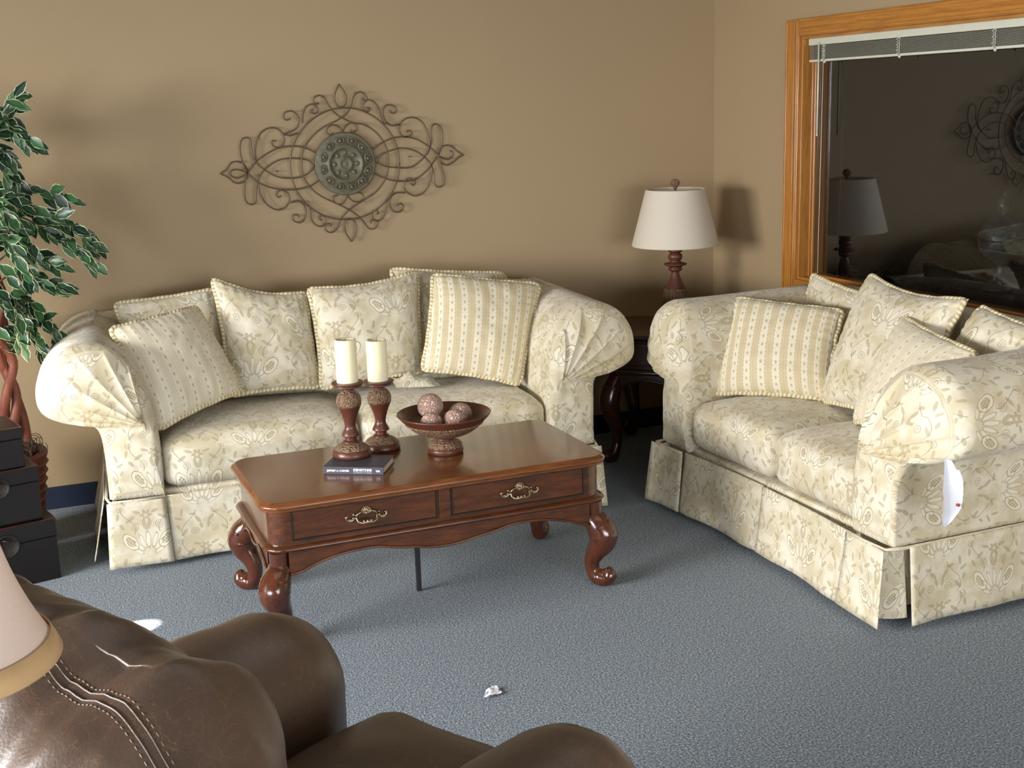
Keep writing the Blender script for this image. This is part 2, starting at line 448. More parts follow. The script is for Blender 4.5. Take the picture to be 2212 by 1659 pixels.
def softbox(mb, lo, hi, r, crown=0, n=10, bulge=0, wr=0, seed=0, fn=None, mi=0, crown_side=None):
    """rounded, crowned cushion block"""
    bm = bmesh.new(); bmesh.ops.create_cube(bm, size=2); bmesh.ops.subdivide_edges(bm, edges=bm.edges[:], cuts=n, use_grid_fill=True)
    c = Vector([(lo[i]+hi[i])/2 for i in range(3)]); h = Vector([(hi[i]-lo[i])/2 for i in range(3)]); r = min(r, *h)
    bm.normal_update(); vs = []
    for v in bm.verts:
        s = v.co.copy(); p = Vector([s[i]*h[i] for i in range(3)])
        # pull the outermost rows in so the rounding has enough rows
        q = Vector([max(-(h[i]-r), min(h[i]-r, p[i])) for i in range(3)]); d = p-q
        if d.length > 1e-9:
            mxd = max(abs(d[0]), abs(d[1]), abs(d[2])); d = d.normalized()*mxd
        p = q+d
        fx, fy, fz = [max(0, 1-(p[i]/h[i])**2) for i in range(3)]
        w = noise.noise(Vector((p.x*9+seed, p.y*9, p.z*9)))*wr
        p.z += (1 if p.z > 0 else -.3)*crown*(fx*fy)**.6*min(1, abs(p.z)/h[2])
        p.y += (1 if p.y > 0 else -1)*bulge*(fx*fz)**.6*abs(p.y)/h[1]
        p.x += (1 if p.x > 0 else -1)*bulge*.4*(fy*fz)**.6*abs(p.x)/h[0]
        p = p*(1+w/ max(h)) + c
        vs.append(fn(p) if fn else p)
    bm.verts.index_update()
    mb.add(vs, [[v.index for v in f.verts] for f in bm.faces], mi, True); bm.free(); return mb
def struct(name, mb, mats, uvmode='box'): return mb.build(name, mats, uvmode=uvmode, kind='structure')

# ---------------------------------------------------------------- camera
def camera():
    pi_, ya, ro = .2233, .3747, -.0316
    cy, sy, cp, sp = math.cos(ya), math.sin(ya), math.cos(pi_), math.sin(pi_)
    fwd = Vector((sy*cp, cy*cp, -sp)); right = Vector((cy, -sy, 0)); up = right.cross(fwd)
    cr, sr = math.cos(ro), math.sin(ro)
    r2 = right*cr+up*sr; u2 = -right*sr+up*cr
    m = Matrix((r2, u2, -fwd)).transposed().to_4x4(); m.translation = Vector((0, 0, 1.68))
    cd = bpy.data.cameras.new('camera'); cd.sensor_width = 36; cd.lens = 36*2670/2212; cd.clip_start = .02
    o = bpy.data.objects.new('camera', cd); C.objects.link(o); o.matrix_world = m; SC.camera = o
camera()

# ---------------------------------------------------------------- room
YB, XR, HC = 5.589, 3.347, 2.75
X0, Y0 = -3.2, -2.6
struct('floor', box(MB(), (X0, Y0, -.05), (6.6, YB+.12, 0)), M['carpet'])
struct('ceiling', box(MB(), (X0, Y0, HC), (6.6, YB+.12, HC+.1)), M['ceiling'])
struct('wall_back', box(MB(), (X0, YB, 0), (6.6, YB+.12, HC)), M['wall'])
WY0, WY1, WZ0, WZ1 = 2.35, 4.93, .764, 2.007         # outer edges of the window casing
CW, CS = .076, .098
oy0, oy1, oz0, oz1 = WY0+CS, WY1-CS, WZ0+CW, WZ1-CW    # opening
mb = MB()
box(mb, (XR, Y0, 0), (XR+.12, YB, oz0)); box(mb, (XR, Y0, oz1), (XR+.12, YB, HC))
box(mb, (XR, oy1, oz0), (XR+.12, YB, oz1)); box(mb, (XR, Y0, oz0), (XR+.12, oy0, oz1))
struct('wall_right', mb, M['wall'])
# left wall is a storefront: low sill, posts, open glazing; unseen header and far pier shaped to shade the back wall
mb = MB()
box(mb, (X0-.12, Y0, 0), (X0, YB, .35)); box(mb, (X0-.12, Y0, 2.0), (X0, YB, HC))
for y, y2 in ((Y0, Y0+.12), (-.2, -.08), (4.1, YB)): box(mb, (X0-.12, y, .35), (X0, y2, 2.0))
struct('wall_left', mb, M['wall'])
struct('wall_front', box(MB(), (X0, Y0-.12, 0), (6.6, Y0, HC)), M['wall'])
struct('baseboard_back', box(MB(), (X0, YB-.008, 0), (XR, YB, .10), .002), M['base'])
struct('baseboard_right', box(MB(), (XR-.008, Y0, 0), (XR, YB-.008, .10), .002), M['base'])
# far room behind the glass
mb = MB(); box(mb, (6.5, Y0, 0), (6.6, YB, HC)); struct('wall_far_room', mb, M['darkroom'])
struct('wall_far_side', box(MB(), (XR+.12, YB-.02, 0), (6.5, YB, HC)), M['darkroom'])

# window: casing, jamb and pane
win = tag(bpy.data.objects.new('window_1', None), kind='structure'); C.objects.link(win)
def casing(name, lo, hi, m, vert):
    mb = MB(); box(mb, lo, hi, .004)
    # raised inner and outer beads of the moulding
    if vert:
        for a, b in ((lo[1]+.004, lo[1]+.016), (lo[1]+.024, lo[1]+.030), (hi[1]-.016, hi[1]-.004)):
            box(mb, (lo[0]-.006, a, lo[2]+.01), (lo[0]+.002, b, hi[2]-.01), .003)
    else:
        for a, b in ((lo[2]+.004, lo[2]+.016), (lo[2]+.030, lo[2]+.036), (hi[2]-.016, hi[2]-.004)):
            box(mb, (lo[0]-.006, lo[1]+.01, a), (lo[0]+.002, hi[1]-.01, b), .003)
    return mb.build(name, m, win)
x1, x2 = XR-.020, XR
casing('casing', (x1, WY0, oz0), (x2, WY0+CS, oz1), M['oak'], True)
casing('casing', (x1, WY1-CS, WZ0), (x2, WY1, WZ1), M['oak'], True)
casing('casing', (x1, WY0, oz1), (x2, WY1-CS, WZ1), M['oakh'], False)
casing('casing', (x1, WY0, WZ0), (x2, WY1-CS, oz0), M['oakh'], False)
mb = MB()
jx0, jx1 = XR-.004, XR+.125
box(mb, (jx0, oy1-.012, oz0), (jx1, oy1, oz1), .002); box(mb, (jx0, oy0, oz0), (jx1, oy0+.012, oz1), .002)
box(mb, (XR+.060, oy1-.022, oz0), (jx1, oy1-.012, oz1), .003); box(mb, (XR+.048, oy1-.017, oz0), (XR+.060, oy1-.012, oz1), .002)
mb.build('jamb', M['oak'], win)
mb = MB(); box(mb, (jx0, oy0+.012, oz0), (jx1, oy1-.012, oz0+.012), .002); box(mb, (jx0, oy0+.012, oz1-.012), (jx1, oy1-.012, oz1), .002)
box(mb, (XR+.060, oy0+.012, oz0+.012), (jx1, oy1-.022, oz0+.024), .003)
mb.build('jamb', M['oakh'], win)
mb = MB(); mb.add([(XR+.070, oy0+.012, oz0+.012), (XR+.070, oy1-.018, oz0+.012), (XR+.070, oy1-.018, oz1-.012), (XR+.070, oy0+.012, oz1-.012)], [[3, 2, 1, 0]], 0, False)
mb.build('pane', M['glass'], win)

# raised blind
bl = thing('window_blind', 'raised off-white mini blind at the top of the oak-framed window', 'blind', (XR+.035, oy1-.02, oz1-.012))
L = oy1-oy0-.05
mb = MB(); box(mb, (-.016, -L, -.030), (.016, 0, 0), .003); mb.build('headrail', M['white_plastic'], bl)
mb = MB()
for k in range(17): box(mb, (-.012, -L+.003, -.0345-k*.0034), (.012, -.004, -.0330-k*.0034), .0004, seg=1)
mb.build('slat_stack', M['slat'], bl)
mb = MB(); box(mb, (-.013, -L, -.102), (.013, -.002, -.091), .003); mb.build('bottom_rail', M['white_plastic'], bl)
for y in (-.12, -.62, -1.15, -1.7):
    mb = MB()
    for k in range(6):
        tube(mb, [(-.017, y-.002, -.03-k*.011), (-.026-.006*(k % 2), y+.006*(-1)**k, -.036-k*.011), (-.017, y, -.043-k*.011)], .0016, 5)
    tube(mb, [(-.014, y, -.028), (-.015, y, -.1)], .002, 5); sphere(mb, (-.013, y, -.104), .006, 8)
    mb.build('ladder_cord', M['white_plastic'], bl)
mb = MB(); tube(mb, [(-.020, -.085, -.02), (-.020, -.085, -.42)], .0042, 8); sphere(mb, (-.02, -.085, -.42), .0055, 8); mb.build('tilt_wand', M['white_plastic'], bl)
mb = MB(); tube(mb, [(-.019, -.118, -.025), (-.019, -.116, -.5), (-.019, -.112, -1.08)], .0016, 5); mb.build('lift_cord', M['white_plastic'], bl)

# objects in the dark room beyond the glass
def leaf_quad(mb, base, d, up, ln, wd, tone=.4, curl=.15):
    d = d.normalized(); side = d.cross(up); side = side.normalized() if side.length > 1e-4 else Vector((1, 0, 0)); nn = side.cross(d)
    pr = ((0, .02), (.22, .75), (.5, 1), (.78, .62), (1, .03)); vs = []; uvs = []
    for t, w in pr:
        c = base+d*ln*t-nn*curl*ln*t*t
        for s in (-1, 0, 1):
            vs.append(c+side*s*w*wd/2+nn*(abs(s)*wd*.12)); uvs.append((s, tone))
    fs = [[i*3+k, i*3+k+1, i*3+k+4, i*3+k+3] for i in range(4) for k in (0, 1)]
    mb.add(vs, fs, 0, True, uvs)
gp = thing('potted_ivy', 'dark green leafy plant behind the glass, above the loveseat pillows', 'plant', (3.95, 5.12, 0))
lathe(MB(), [(.09, 0), (.13, .25), (.14, .27), (.12, .27), (.10, .25)], 24, c=(0, 0, .42)).build('pot', M['black'], gp)
mb = MB(); box(mb, (-.2, -.25, .38), (.2, .2, .42), .01); box(mb, (-.16, -.2, 0), (.16, .16, .38), .01); mb.build('stand', M['darkwood'], gp)
mb = MB(); random.seed(3)
for k in range(170):
    a = random.random()*2*PI; e = random.uniform(-.3, 1.3); r = random.uniform(.03, .17)
    b = Vector((math.cos(a)*r*1.1, math.sin(a)*r*1.25, .71+math.sin(e)*.08)); d = Vector((math.cos(a), math.sin(a), random.uniform(-.4, .9)))
    leaf_quad(mb, b, d, Vector((0, 0, 1)), random.uniform(.05, .08), random.uniform(.035, .05), random.random())
mb.build('foliage', M['ivy'], gp)
dt = thing('dark_table', 'dark wooden table standing in the room behind the window', 'table', (4.15, 3.85, 0))
box(MB(), (-.35, -.75, .77), (.25, .69, .82), .008).build('tabletop', M['darkwood'], dt)
box(MB(), (-.30, -.70, .0), (.2, .42, .77), .01).build('cabinet_body', M['darkwood'], dt)
un = thing('lidded_urn', 'round grey-blue lidded urn on the dark table behind the glass', 'urn', (3.93, 4.165, .82))
pr = [(.065, 0), (.078, .010), (.055, .035), (.022, .07), (.018, .105), (.030, .125), (.070, .150), (.098, .185), (.104, .215)]
lathe(MB(), smooth_prof(pr, 5)+[(.102, .222)], 36).build('body', M['urn'], un)
pr = [(.104, .222), (.098, .255), (.070, .295), (.030, .315), (.016, .325), (.014, .335), (.028, .352), (.032, .372), (.022, .398), (.008, .410), (.004, .428), (.0005, .435)]
lathe(MB(), smooth_prof(pr, 5), 36).build('lid', M['urn'], un)
mb = MB(); box(mb, (-.10, -.16, 0), (.10, .16, .022), .003); o = mb.build('closed_book', M['book'], None, (4.02, 3.92, .821)); tag(o, 'flat blue-grey book lying on the dark table behind the glass', 'book')

# ---------------------------------------------------------------- sofas
PROF = [(.200, .27), (.203, .42), (.196, .55), (.176, .66), (.140, .755), (.085, .825), (.010, .858), (-.075, .855), (-.155, .815), (-.207, .745), (-.222, .670),
        (-.205, .615), (-.150, .583), (-.085, .570), (-.035, .558), (-.008, .52), (.000, .42), (.000, .275)]
def saw(s, lo=.24, hi=.80, n=8):
    if s < lo or s > hi: return 0
    q = (s-lo)/(hi-lo)*n; f = q-math.floor(q); w = min(1, (s-lo)/.03, (hi-s)/.03)
    return (f**2.2)*w
def make_sofa(root, W, D, curve=.05, seats=2):
    prof = [(p.x, p.y) for p in catmull([(a, b, 0) for a, b in PROF], 10)]
    nopen = len(prof)
    prof += [(.2*k/10, .27) for k in range(1, 11)]
    n = len(prof); cen = Vector((.150, .555)); cum = [0]
    for i in range(1, n): cum.append(cum[-1]+math.dist(prof[i], prof[i-1]))
    yf = lambda x: curve*4*max(0, x/W)*(1-x/W)
    sm = lambda t: max(0, min(1, t))**2*(3-2*max(0, min(1, t)))
    for side in (0, 1):
        vs = []; uvs = []
        ysteps = [D-.02, D-.15, D-.3, D-.42, D-.55, D-.65] + [.16, .14]
        caps = [.998, .985, .96, .93, .89, .85, .80, .75, .70, .64, .58, .51, .44, .37, .30, .23, .16, .09, .03]
        rows = [('s', y) for y in ysteps]+[('c', t) for t in caps]
        for kind, a in rows:
            for i in range(n):
                s = min(1, i/(nopen-1)); pl = saw(s, .20, .80, 8)
                P = Vector(prof[i]); d = .035+.095*sm((P.y-.45)/.25)
                if kind == 's':
                    q = P.copy(); back = min(1, max(0, (a-.35)/.4)); q.y += .012*back*(1 if P.y > .5 else 0)
                    if P.x < -.02: q.x += .03*back
                    y = a if a > .17 else d+(a-.14)*.8
                    v = a
                else:
                    q = cen+(P-cen)*a; bul = (1-a**2.6)**.5; y = d-d*bul
                    amp = sm((1-a)/.30)*sm(a/.12)
                    y -= pl*.018*amp-.005*amp
                    y += .003*noise.noise(Vector((q.x*22, q.y*22, side*5))); v = -.02-(1-a)*.25
                xx = q.x if side == 0 else W-q.x
                vs.append(Vector((xx, y, q.y)))
                if kind == 's' or a > .9: uvs.append((cum[i]+.03, y))
                else: uvs.append((.6+q.x, q.y))
        R = len(rows); fs = [[j*n+i, j*n+(i+1) % n, (j+1)*n+(i+1) % n, (j+1)*n+i] for j in range(R-1) for i in range(n-1)]
        mb = MB(); mb.add(vs, fs, 0, True, uvs)
        mb.add(vs[-n:], [list(range(n))], 0, True, uvs[-n:])
        # closing strip at the rear of the arm
        mb.build('arm', M['damask'], root)
        mb = MB(); tube(mb, [((x if side == 0 else W-x), y, .272) for x, y in ((.2, .0), (.1, -.008), (0, -.004), (-.012, .06), (-.01, D*.5), (-.01, D-.03))], .006, 6, uv=True); mb.build('welt', M['damask'], root)
    # back
    bp = catmull([(0, D-.30, .27), (0, D-.285, .45), (0, D-.262, .68), (0, D-.225, .80), (0, D-.15, .865), (0, D-.07, .87), (0, D-.01, .82), (0, D+.015, .72), (0, D, .58), (0, D, .3), (0, D, .05)], 6)
    mb = MB(); m = len(bp); cl = [0]
    for i in range(1, m): cl.append(cl[-1]+(bp[i]-bp[i-1]).length)
    nx = 40; vs = []; uvs = []
    xs = [.012+(W-.024)*k/nx for k in range(nx+1)]
    for x in xs:
        e = min(1, min(x, W-x)/.3); e = e*e*(3-2*e)
        for i, p in enumerate(bp):
            z = p.z+(.025*e if p.z > .6 else 0)+.004*noise.noise(Vector((x*6, p.y*6, p.z*6)))
            vs.append(Vector((x, p.y+yf(x)*.0, z))); uvs.append((x, cl[i]))
    fs = [[j*m+i, j*m+i+1, (j+1)*m+i+1, (j+1)*m+i] for j in range(nx) for i in range(m-1)]
    mb.add(vs, fs, 0, True, uvs); mb.add([vs[i] for i in range(m)], [list(range(m))], 0, False, [uvs[i] for i in range(m)]); mb.add([vs[nx*m+i] for i in range(m)], [list(range(m))[::-1]], 0, False, [uvs[i] for i in range(m)])
    mb.build('backrest', M['damask'], root)
    # hidden frame and side panels
    mb = MB(); box(mb, (.012, .055, .06), (W-.012, D-.04, .285), .01); mb.build('base', M['damask'], root)
    # seat cushions
    w = (W-.40)/seats
    for k in range(seats):
        a = .202+k*w; b = a+w-.006
        mb = MB(); softbox(mb, (a, .015, .285), (b, D-.285, .475), .055, crown=.035, n=14, bulge=.016, wr=.006, seed=k*3, fn=lambda p: Vector((p.x, p.y+yf(p.x)*(1-p.y/D), p.z)))
        mb.build('seat_cushion', M['damask'], root)
        mb = MB(); pts = []
        for zz in (.300, .468):
            pts = [Vector((x, .012+yf(x), zz)) for x in [a+.03+(b-a-.06)*q/12 for q in range(13)]]
    # skirt panels
    def panel(p0, p1, out, curve_on=False, splay=0.0, name='skirt_panel', flare=.028):
        """p0,p1 ground points, out = outward unit vector"""
        p0 = Vector(p0); p1 = Vector(p1); Ln = (p1-p0).length; nu = max(4, int(Ln/.02)); nv = 10; sd = random.random()*50
        def f(u, v):
            z = .274-.250*v; x = p0.lerp(p1, u)
            o = .006+flare*v+.005*v*math.sin(u*Ln*17+sd)+.006*v*noise.noise(Vector((u*Ln*9, sd, 0)))
            if curve_on: x = Vector((x.x, x.y+yf(x.x)))
            x = x+Vector(out)*o
            x = x+(p1-p0).normalized()*((u-.5)*2*splay*v)
            z += .003*v*math.sin(u*Ln*9+sd*2)
            return Vector((x.x, x.y, z))
        mb = MB(); grid(mb, f, nu, nv, uvf=lambda u, v: (p0.x+p0.y+u*Ln, 1-.26*v))
        o = mb.build(name, M['damask'], root)
        md = o.modifiers.new('thick', 'SOLIDIFY'); md.thickness = .004
        return o
    e = .012
    panel((-.012, -e), (.200, -e), (0, -1), True, .012); panel((.208, -e+.008), (W/2-.003, -e+.008), (0, -1), True, .004)
    panel((W/2+.003, -e), (W-.208, -e), (0, -1), True, .004); panel((W-.200, -e), (W+.012, -e), (0, -1), True, .012)
    panel((-e, D-.01), (-e, .075), (-1, 0), False, .006, flare=.055); panel((W+e, .075), (W+e, D-.01), (1, 0), False, .006)
    # recessed kick pleats at the front corners
    for sx in (0, 1):
        xx = .014 if sx == 0 else W-.014; sgn = 1 if sx == 0 else -1
        def kf(u, v):
            a = PI*.5*u; z = .27-.232*v; r = .03*v
            return Vector((xx-sgn*(r+.004)*math.sin(a)+sgn*.012*(1-u), .014-(r+.004)*math.cos(a)+.06*u, z))
        mb = MB(); grid(mb, kf, 8, 6, uvf=lambda u, v: (u*.1, v*.25)); mb.build('kick_pleat', M['damask'], root)

random.seed(11)
s1 = thing('sofa', 'cream damask sofa with rolled arms and a skirt against the tan wall', 'sofa', (.205, 4.655, 0), math.radians(-4))
make_sofa(s1, 1.95, .90)
s2 = thing('loveseat', 'cream damask skirted loveseat beneath the oak-framed window', 'loveseat', (2.40, 4.45, 0), math.radians(-89))
make_sofa(s2, 1.46, .88)

# hang tag
tg = thing('price_tag', 'folded white paper tag hanging from the near arm of the loveseat', 'tag', (2.485, 2.825, .607))
def tagf(u, v):
    w = .016+.046*min(1, v*3) if v < .80 else .062*max(.12, 1-(v-.80)/.23)
    x = .012*math.sin(v*2.6)+v*.012+(u-.5)*w
    return Vector((x, -.006-.016*math.sin(v*3)-.03*abs(u-.30)+.01*v, -v*.215+.03*(u-.5)*(1 if v > .15 else 0)))
mb = MB(); grid(mb, tagf, 6, 14); o = mb.build('paper', M['paper'], tg)
mb = MB(); box(mb, (.034, -.036, -.146), (.040, -.024, -.138), 0); mb.build('print', M['red'], tg)
mb = MB(); tube(mb, [(0, .012, .03), (.002, 0, .01), (.006, -.004, -.004)], .001, 5); mb.build('string', M['paper'], tg)

# ---------------------------------------------------------------- throw pillows
def pillow(name, label, c4, T, fabric='damask', seed=0, pinch=.045, uvrot=0, group=None, cord=.0098, sag=0, uvoff=(0, 0), ear=.0, rev=False):
    TL, TR, BR, BL = [Vector(q) for q in c4]; cen = (TL+TR+BR+BL)/4
    root = thing(name, label, 'pillow', tuple(cen), 0, group)
    Wd = ((TR-TL).length+(BR-BL).length)/2; Hd = ((TL-BL).length+(TR-BR).length)/2
    N = 44; nrm0 = (TR-TL).cross(TL-BL).normalized()
    if nrm0.dot(Vector((0, 0, 1.68))-cen) < 0: nrm0 = -nrm0
    def pos(a, b):
        # a,b in -1..1, outline drawn in between the pointed corners
        a2 = a*(1-pinch*(1-b*b)); b2 = b*(1-pinch*(1-a*a)); u = (a2+1)/2; v = (b2+1)/2
        p = BL.lerp(BR, u).lerp(TL.lerp(TR, u), v)
        # corners relax away from the plane a little
        k = (abs(a)*abs(b))**5; p = p-nrm0*(.02*k)
        p.z -= sag*(1-a*a)*(b+1)*.5
        return p-cen
    def surf(s):
        def f(u, v):
            a, b = 2*u-1, 2*v-1
            a = math.sin(a*PI/2)*.5+a*.5; b = math.sin(b*PI/2)*.5+b*.5
            p = pos(a, b)
            prof_ = max(0, (1-abs(a)**2.3)*(1-abs(b)**2.3))**.5
            th = T/2*prof_
            ea = 1-abs(a); eb = 1-abs(b)
            g = .0045*math.sin(b*Hd*95+seed+3*noise.noise(Vector((b*3, seed, 1))))*math.exp(-ea*5)*min(1, ea*10)
            g += .0045*math.sin(a*Wd*95+seed*2+3*noise.noise(Vector((a*3, seed, 5))))*math.exp(-eb*5)*min(1, eb*10)
            w = .008*noise.noise(Vector((a*2.2+seed, b*2.2, s*3)))*prof_+.004*noise.noise(Vector((a*6+seed, b*6, s*3)))*prof_
            return p+nrm0*s*(th+g+w)
        return f
    mb = MB(); ca, sa = math.cos(uvrot), math.sin(uvrot)
    def uvf(u, v):
        x, y = (u-.5)*Wd, (v-.5)*Hd; return (x*ca-y*sa+uvoff[0], x*sa+y*ca+uvoff[1])
    for s in (1, -1): grid(mb, surf(s), N, N, uvf=uvf, flip=(s < 0))
    mb.build('cover', M[fabric], root)
    pts = []
    K = 34
    for (a0, b0, a1, b1) in ((-1, -1, 1, -1), (1, -1, 1, 1), (1, 1, -1, 1), (-1, 1, -1, -1)):
        for k in range(K):
            t = k/K; a = a0+(a1-a0)*t; b = b0+(b1-b0)*t
            # round the corner a little
            m_ = max(0, abs(a)*abs(b)-.86)/.14; sc = 1-.035*m_*m_
            p = pos(a*sc, b*sc); p = p+nrm0*.0035*math.sin(t*Wd*60+seed); pts.append(p)
    mb = MB(); tube(mb, pts, cord, 8, closed=True, uv=True); mb.build('cord_trim', M['cord'], root)
    return root
# on the sofa (left to right)
pillow('throw_pillow', 'damask back pillow behind the leftmost striped pillow on the sofa', [(.335, 5.33, .925), (.745, 5.30, .955), (.80, 5.16, .53), (.40, 5.20, .53)], .13, seed=1)
pillow('throw_pillow', 'striped cream pillow leaning on the left arm of the sofa', [(.287, 4.93, .888), (.647, 5.13, .915), (.776, 4.93, .585), (.415, 4.72, .515)], .15, 'dotted', 2, uvrot=0)
pillow('throw_pillow', 'damask pillow right beside the leftmost striped pillow on the sofa', [(.724, 5.20, 1.017), (1.111, 5.19, .925), (1.103, 5.0, .545), (.735, 5.02, .545)], .17, seed=3, uvoff=(-.03, .13), sag=.03)
p4 = pillow('throw_pillow', 'damask pillow at the centre of the sofa behind the two candles', [(1.116, 5.17, .945), (1.620, 5.20, .975), (1.552, 5.0, .555), (1.105, 4.98, .54)], .17, seed=4, uvoff=(.03, .10), sag=.02)
pillow('throw_pillow', 'damask back pillow highest on the sofa behind the right striped pillow', [(1.515, 5.28, .985), (2.055, 5.26, .925), (2.06, 5.10, .53), (1.53, 5.12, .53)], .14, seed=5)
pillow('throw_pillow', 'striped cream pillow at the right end of the sofa against the arm', [(1.636, 5.05, .977), (2.121, 5.00, .900), (1.928, 4.80, .500), (1.512, 4.87, .600)], .17, 'stripe', 6, uvrot=-.10)
# on the loveseat
pillow('throw_pillow', 'striped cream pillow against the far arm of the loveseat', [(2.75, 4.442, .861), (3.0, 4.015, .843), (2.85, 3.896, .52), (2.55, 4.272, .500)], .16, 'stripe', 7, uvrot=-.06)
pillow('throw_pillow', 'damask back pillow under the window, behind the far striped pillow', [(3.11, 4.40, .935), (3.11, 3.93, .885), (3.06, 3.93, .52), (3.06, 4.40, .52)], .12, seed=8)
pillow('throw_pillow', 'large damask pillow standing tallest in the middle of the loveseat', [(3.06, 3.95, .996), (3.04, 3.385, .972), (2.86, 3.42, .52), (2.82, 3.91, .515)], .19, seed=9, uvoff=(.09, .07), sag=.03)
pillow('throw_pillow', 'striped cream pillow against the near arm of the loveseat', [(2.93, 3.58, .890), (2.83, 3.10, .850), (2.66, 3.22, .56), (2.72, 3.58, .52)], .15, 'dotted', 10, uvrot=.05)
pillow('throw_pillow', 'crumpled damask pillow behind the near arm of the loveseat', [(3.08, 3.36, .945), (3.06, 3.05, .900), (2.98, 3.02, .70), (2.94, 3.40, .66)], .16, seed=12)

mb = MB(); L4 = p4.location
def flap(u, v):
    x = 1.395+.19*u; t = 1-abs(2*u-.85)*.75
    y = 5.00-.13*v-.02*u; z = .535+.045*t*math.sin(PI*min(1, v*1.02))**.7+.010*math.sin(u*14+v*5)*(1-v)+.006*noise.noise(Vector((u*5, v*5, 3)))-.012*v*u
    return Vector((x, y, z))-L4
grid(mb, flap, 26, 22, uvf=lambda u, v: (u*.19, v*.2)); mb.build('loose_corner', M['damask'], p4)

# ---------------------------------------------------------------- coffee table
def sq_prof(w0, w1, d0, d1, r, n=6):
    pts = []
    for cx, cy, a0 in ((w1-r, d1-r, 0), (w0+r, d1-r, 90), (w0+r, d0+r, 180), (w1-r, d0+r, 270)):
        for k in range(n+1):
            a = math.radians(a0+90*k/n); pts.append((cx+r*math.cos(a), cy+r*math.sin(a)))
    return pts
def slab(mb, w0, w1, d0, d1, r, prof, mi=0):
    """prof: list of (inset, z) bottom to top"""
    base = sq_prof(w0, w1, d0, d1, r); cx, cy = (w0+w1)/2, (d0+d1)/2; n = len(base); vs = []; fs = []
    for ins, z in prof:
        q = sq_prof(w0+ins, w1-ins, d0+ins, d1-ins, max(.004, r-ins))
        vs += [(x, y, z) for x, y in q]
    for j in range(len(prof)-1):
        for i in range(n): fs.append([j*n+i, j*n+(i+1) % n, (j+1)*n+(i+1) % n, (j+1)*n+i])
    mb.add(vs, fs, mi, True); mb.add(vs[:n], [list(range(n))[::-1]], mi, False); mb.add(vs[-n:], [list(range(n))], mi, False)
    return mb
def cab_leg(ztop, mat, parent, x, y, dx, dy, s=1.0, knee=.052):
    """cabriole leg: path leaves the corner along the outward diagonal (dx,dy)"""
    d = Vector((dx, dy, 0)).normalized(); base = Vector((x, y, 0))
    z = ztop
    key = [(z, -.012, .036), (z*.93, .000, .040), (z*.84, .020, .047), (z*.72, .034, .050), (z*.60, .026, .044), (z*.47, .006, .034), (z*.34, -.008, .027),
           (z*.22, -.006, .024), (z*.13, .006, .027), (.030, .020, .030), (.029, .038, .029), (.038, .052, .026), (.054, .050, .020), (.060, .040, .012)]
    pts = catmull([tuple(base+d*(o*s))+() if False else (base.x+d.x*o*s, base.y+d.y*o*s, zz) for zz, o, r in key], 6)
    rad = []
    for i in range(len(key)-1):
        for k in range(6): t = k/6; rad.append((key[i][2]*(1-t)+key[i+1][2]*t)*s)
    rad.append(key[-1][2]*s)
    mb = MB(); tube(mb, pts, rad, 18)
    tc = base+d*(.036*s); sphere(mb, (tc.x, tc.y, .036*s), .025*s, 14)
    # carved collar over the knee
    c = base+d*(.012*s)
    ringp = []
    for k in range(13):
        a = -1.5+3.0*k/12; q = Matrix.Rotation(a, 3, 'Z') @ d
        ringp.append(c+q*.048*s+Vector((0, 0, z*.86+.012*math.cos(a*1.2))))
    tube(mb, ringp, .0045, 6)
    return mb.build('leg', mat, parent)
def apron(mb, p0, p1, ztop, fz, th, inward, mi=0, n=48):
    p0 = Vector(p0); p1 = Vector(p1); inward = Vector(inward)*th; vs = []
    for i in range(n+1):
        t = i/n; p = p0.lerp(p1, t); zb = fz(t)
        for q, z in ((p, ztop), (p, zb), (p+inward, zb), (p+inward, ztop)): vs.append((q.x, q.y, z))
    fs = []
    for i in range(n):
        for k in range(4): fs.append([i*4+k, i*4+(k+1) % 4, (i+1)*4+(k+1) % 4, (i+1)*4+k])
    mb.add(vs, fs, mi, False)
    bead = [(p0.lerp(p1, i/n)-inward*.15).to_tuple()+() for i in range(n+1)]
    tube(mb, [(b[0], b[1], fz(i/n)+.004) for i, b in enumerate(bead)], .0045, 6)
def pull(parent, x, z, y, drawer):
    """bail pull with shell crest, scrolled ends and bead clusters, built in the plane y"""
    mb = MB(); P = lambda a, b, c=0: (x+a, y-.004-c, z+b)
    w = .058
    for s in (-1, 1):
        tube(mb, catmull([P(s*.036, .0), P(s*.048, -.010), P(s*.060, -.010), P(s*.068, -.001), P(s*.066, .006), P(s*.061, .003)], 5), [.003]*26, 6)
        for q in ((.034, .006), (.042, .009), (.036, -.004), (.044, -.002), (.052, -.008)): sphere(mb, P(s*q[0], q[1]), .0042, 8, sc=(1, .8, 1))
        for k in range(4): tube(mb, [P(s*(.046+k*.004), -.012+k*.001), P(s*(.049+k*.004), -.004)], .0018, 5)
        tube(mb, catmull([P(s*.034, .004, .004), P(s*.030, .012, .008), P(s*.018, .017, .006), P(s*.012, .014, .003)], 5), .0028, 6)
    tube(mb, catmull([P(-.034, 0, .003), P(-.031, -.012, .012), P(-.018, -.018, .015), P(0, -.016, .016), P(.018, -.018, .015), P(.031, -.012, .012), P(.034, 0, .003)], 6), .0030, 8)
    for a in (-.012, 0, .012): sphere(mb, P(a, -.013, .013), .0045, 8)
    for k in range(9):
        a = PI*(k+.5)/9; tube(mb, [P(0, .008), P(.017*math.cos(a), .010+.021*math.sin(a))], .0024, 5); sphere(mb, P(.017*math.cos(a), .010+.021*math.sin(a)), .0028, 6)
    sphere(mb, P(0, .010), .006, 8, sc=(1.2, .7, 1))
    return mb.build('pull', M['brass'], drawer)
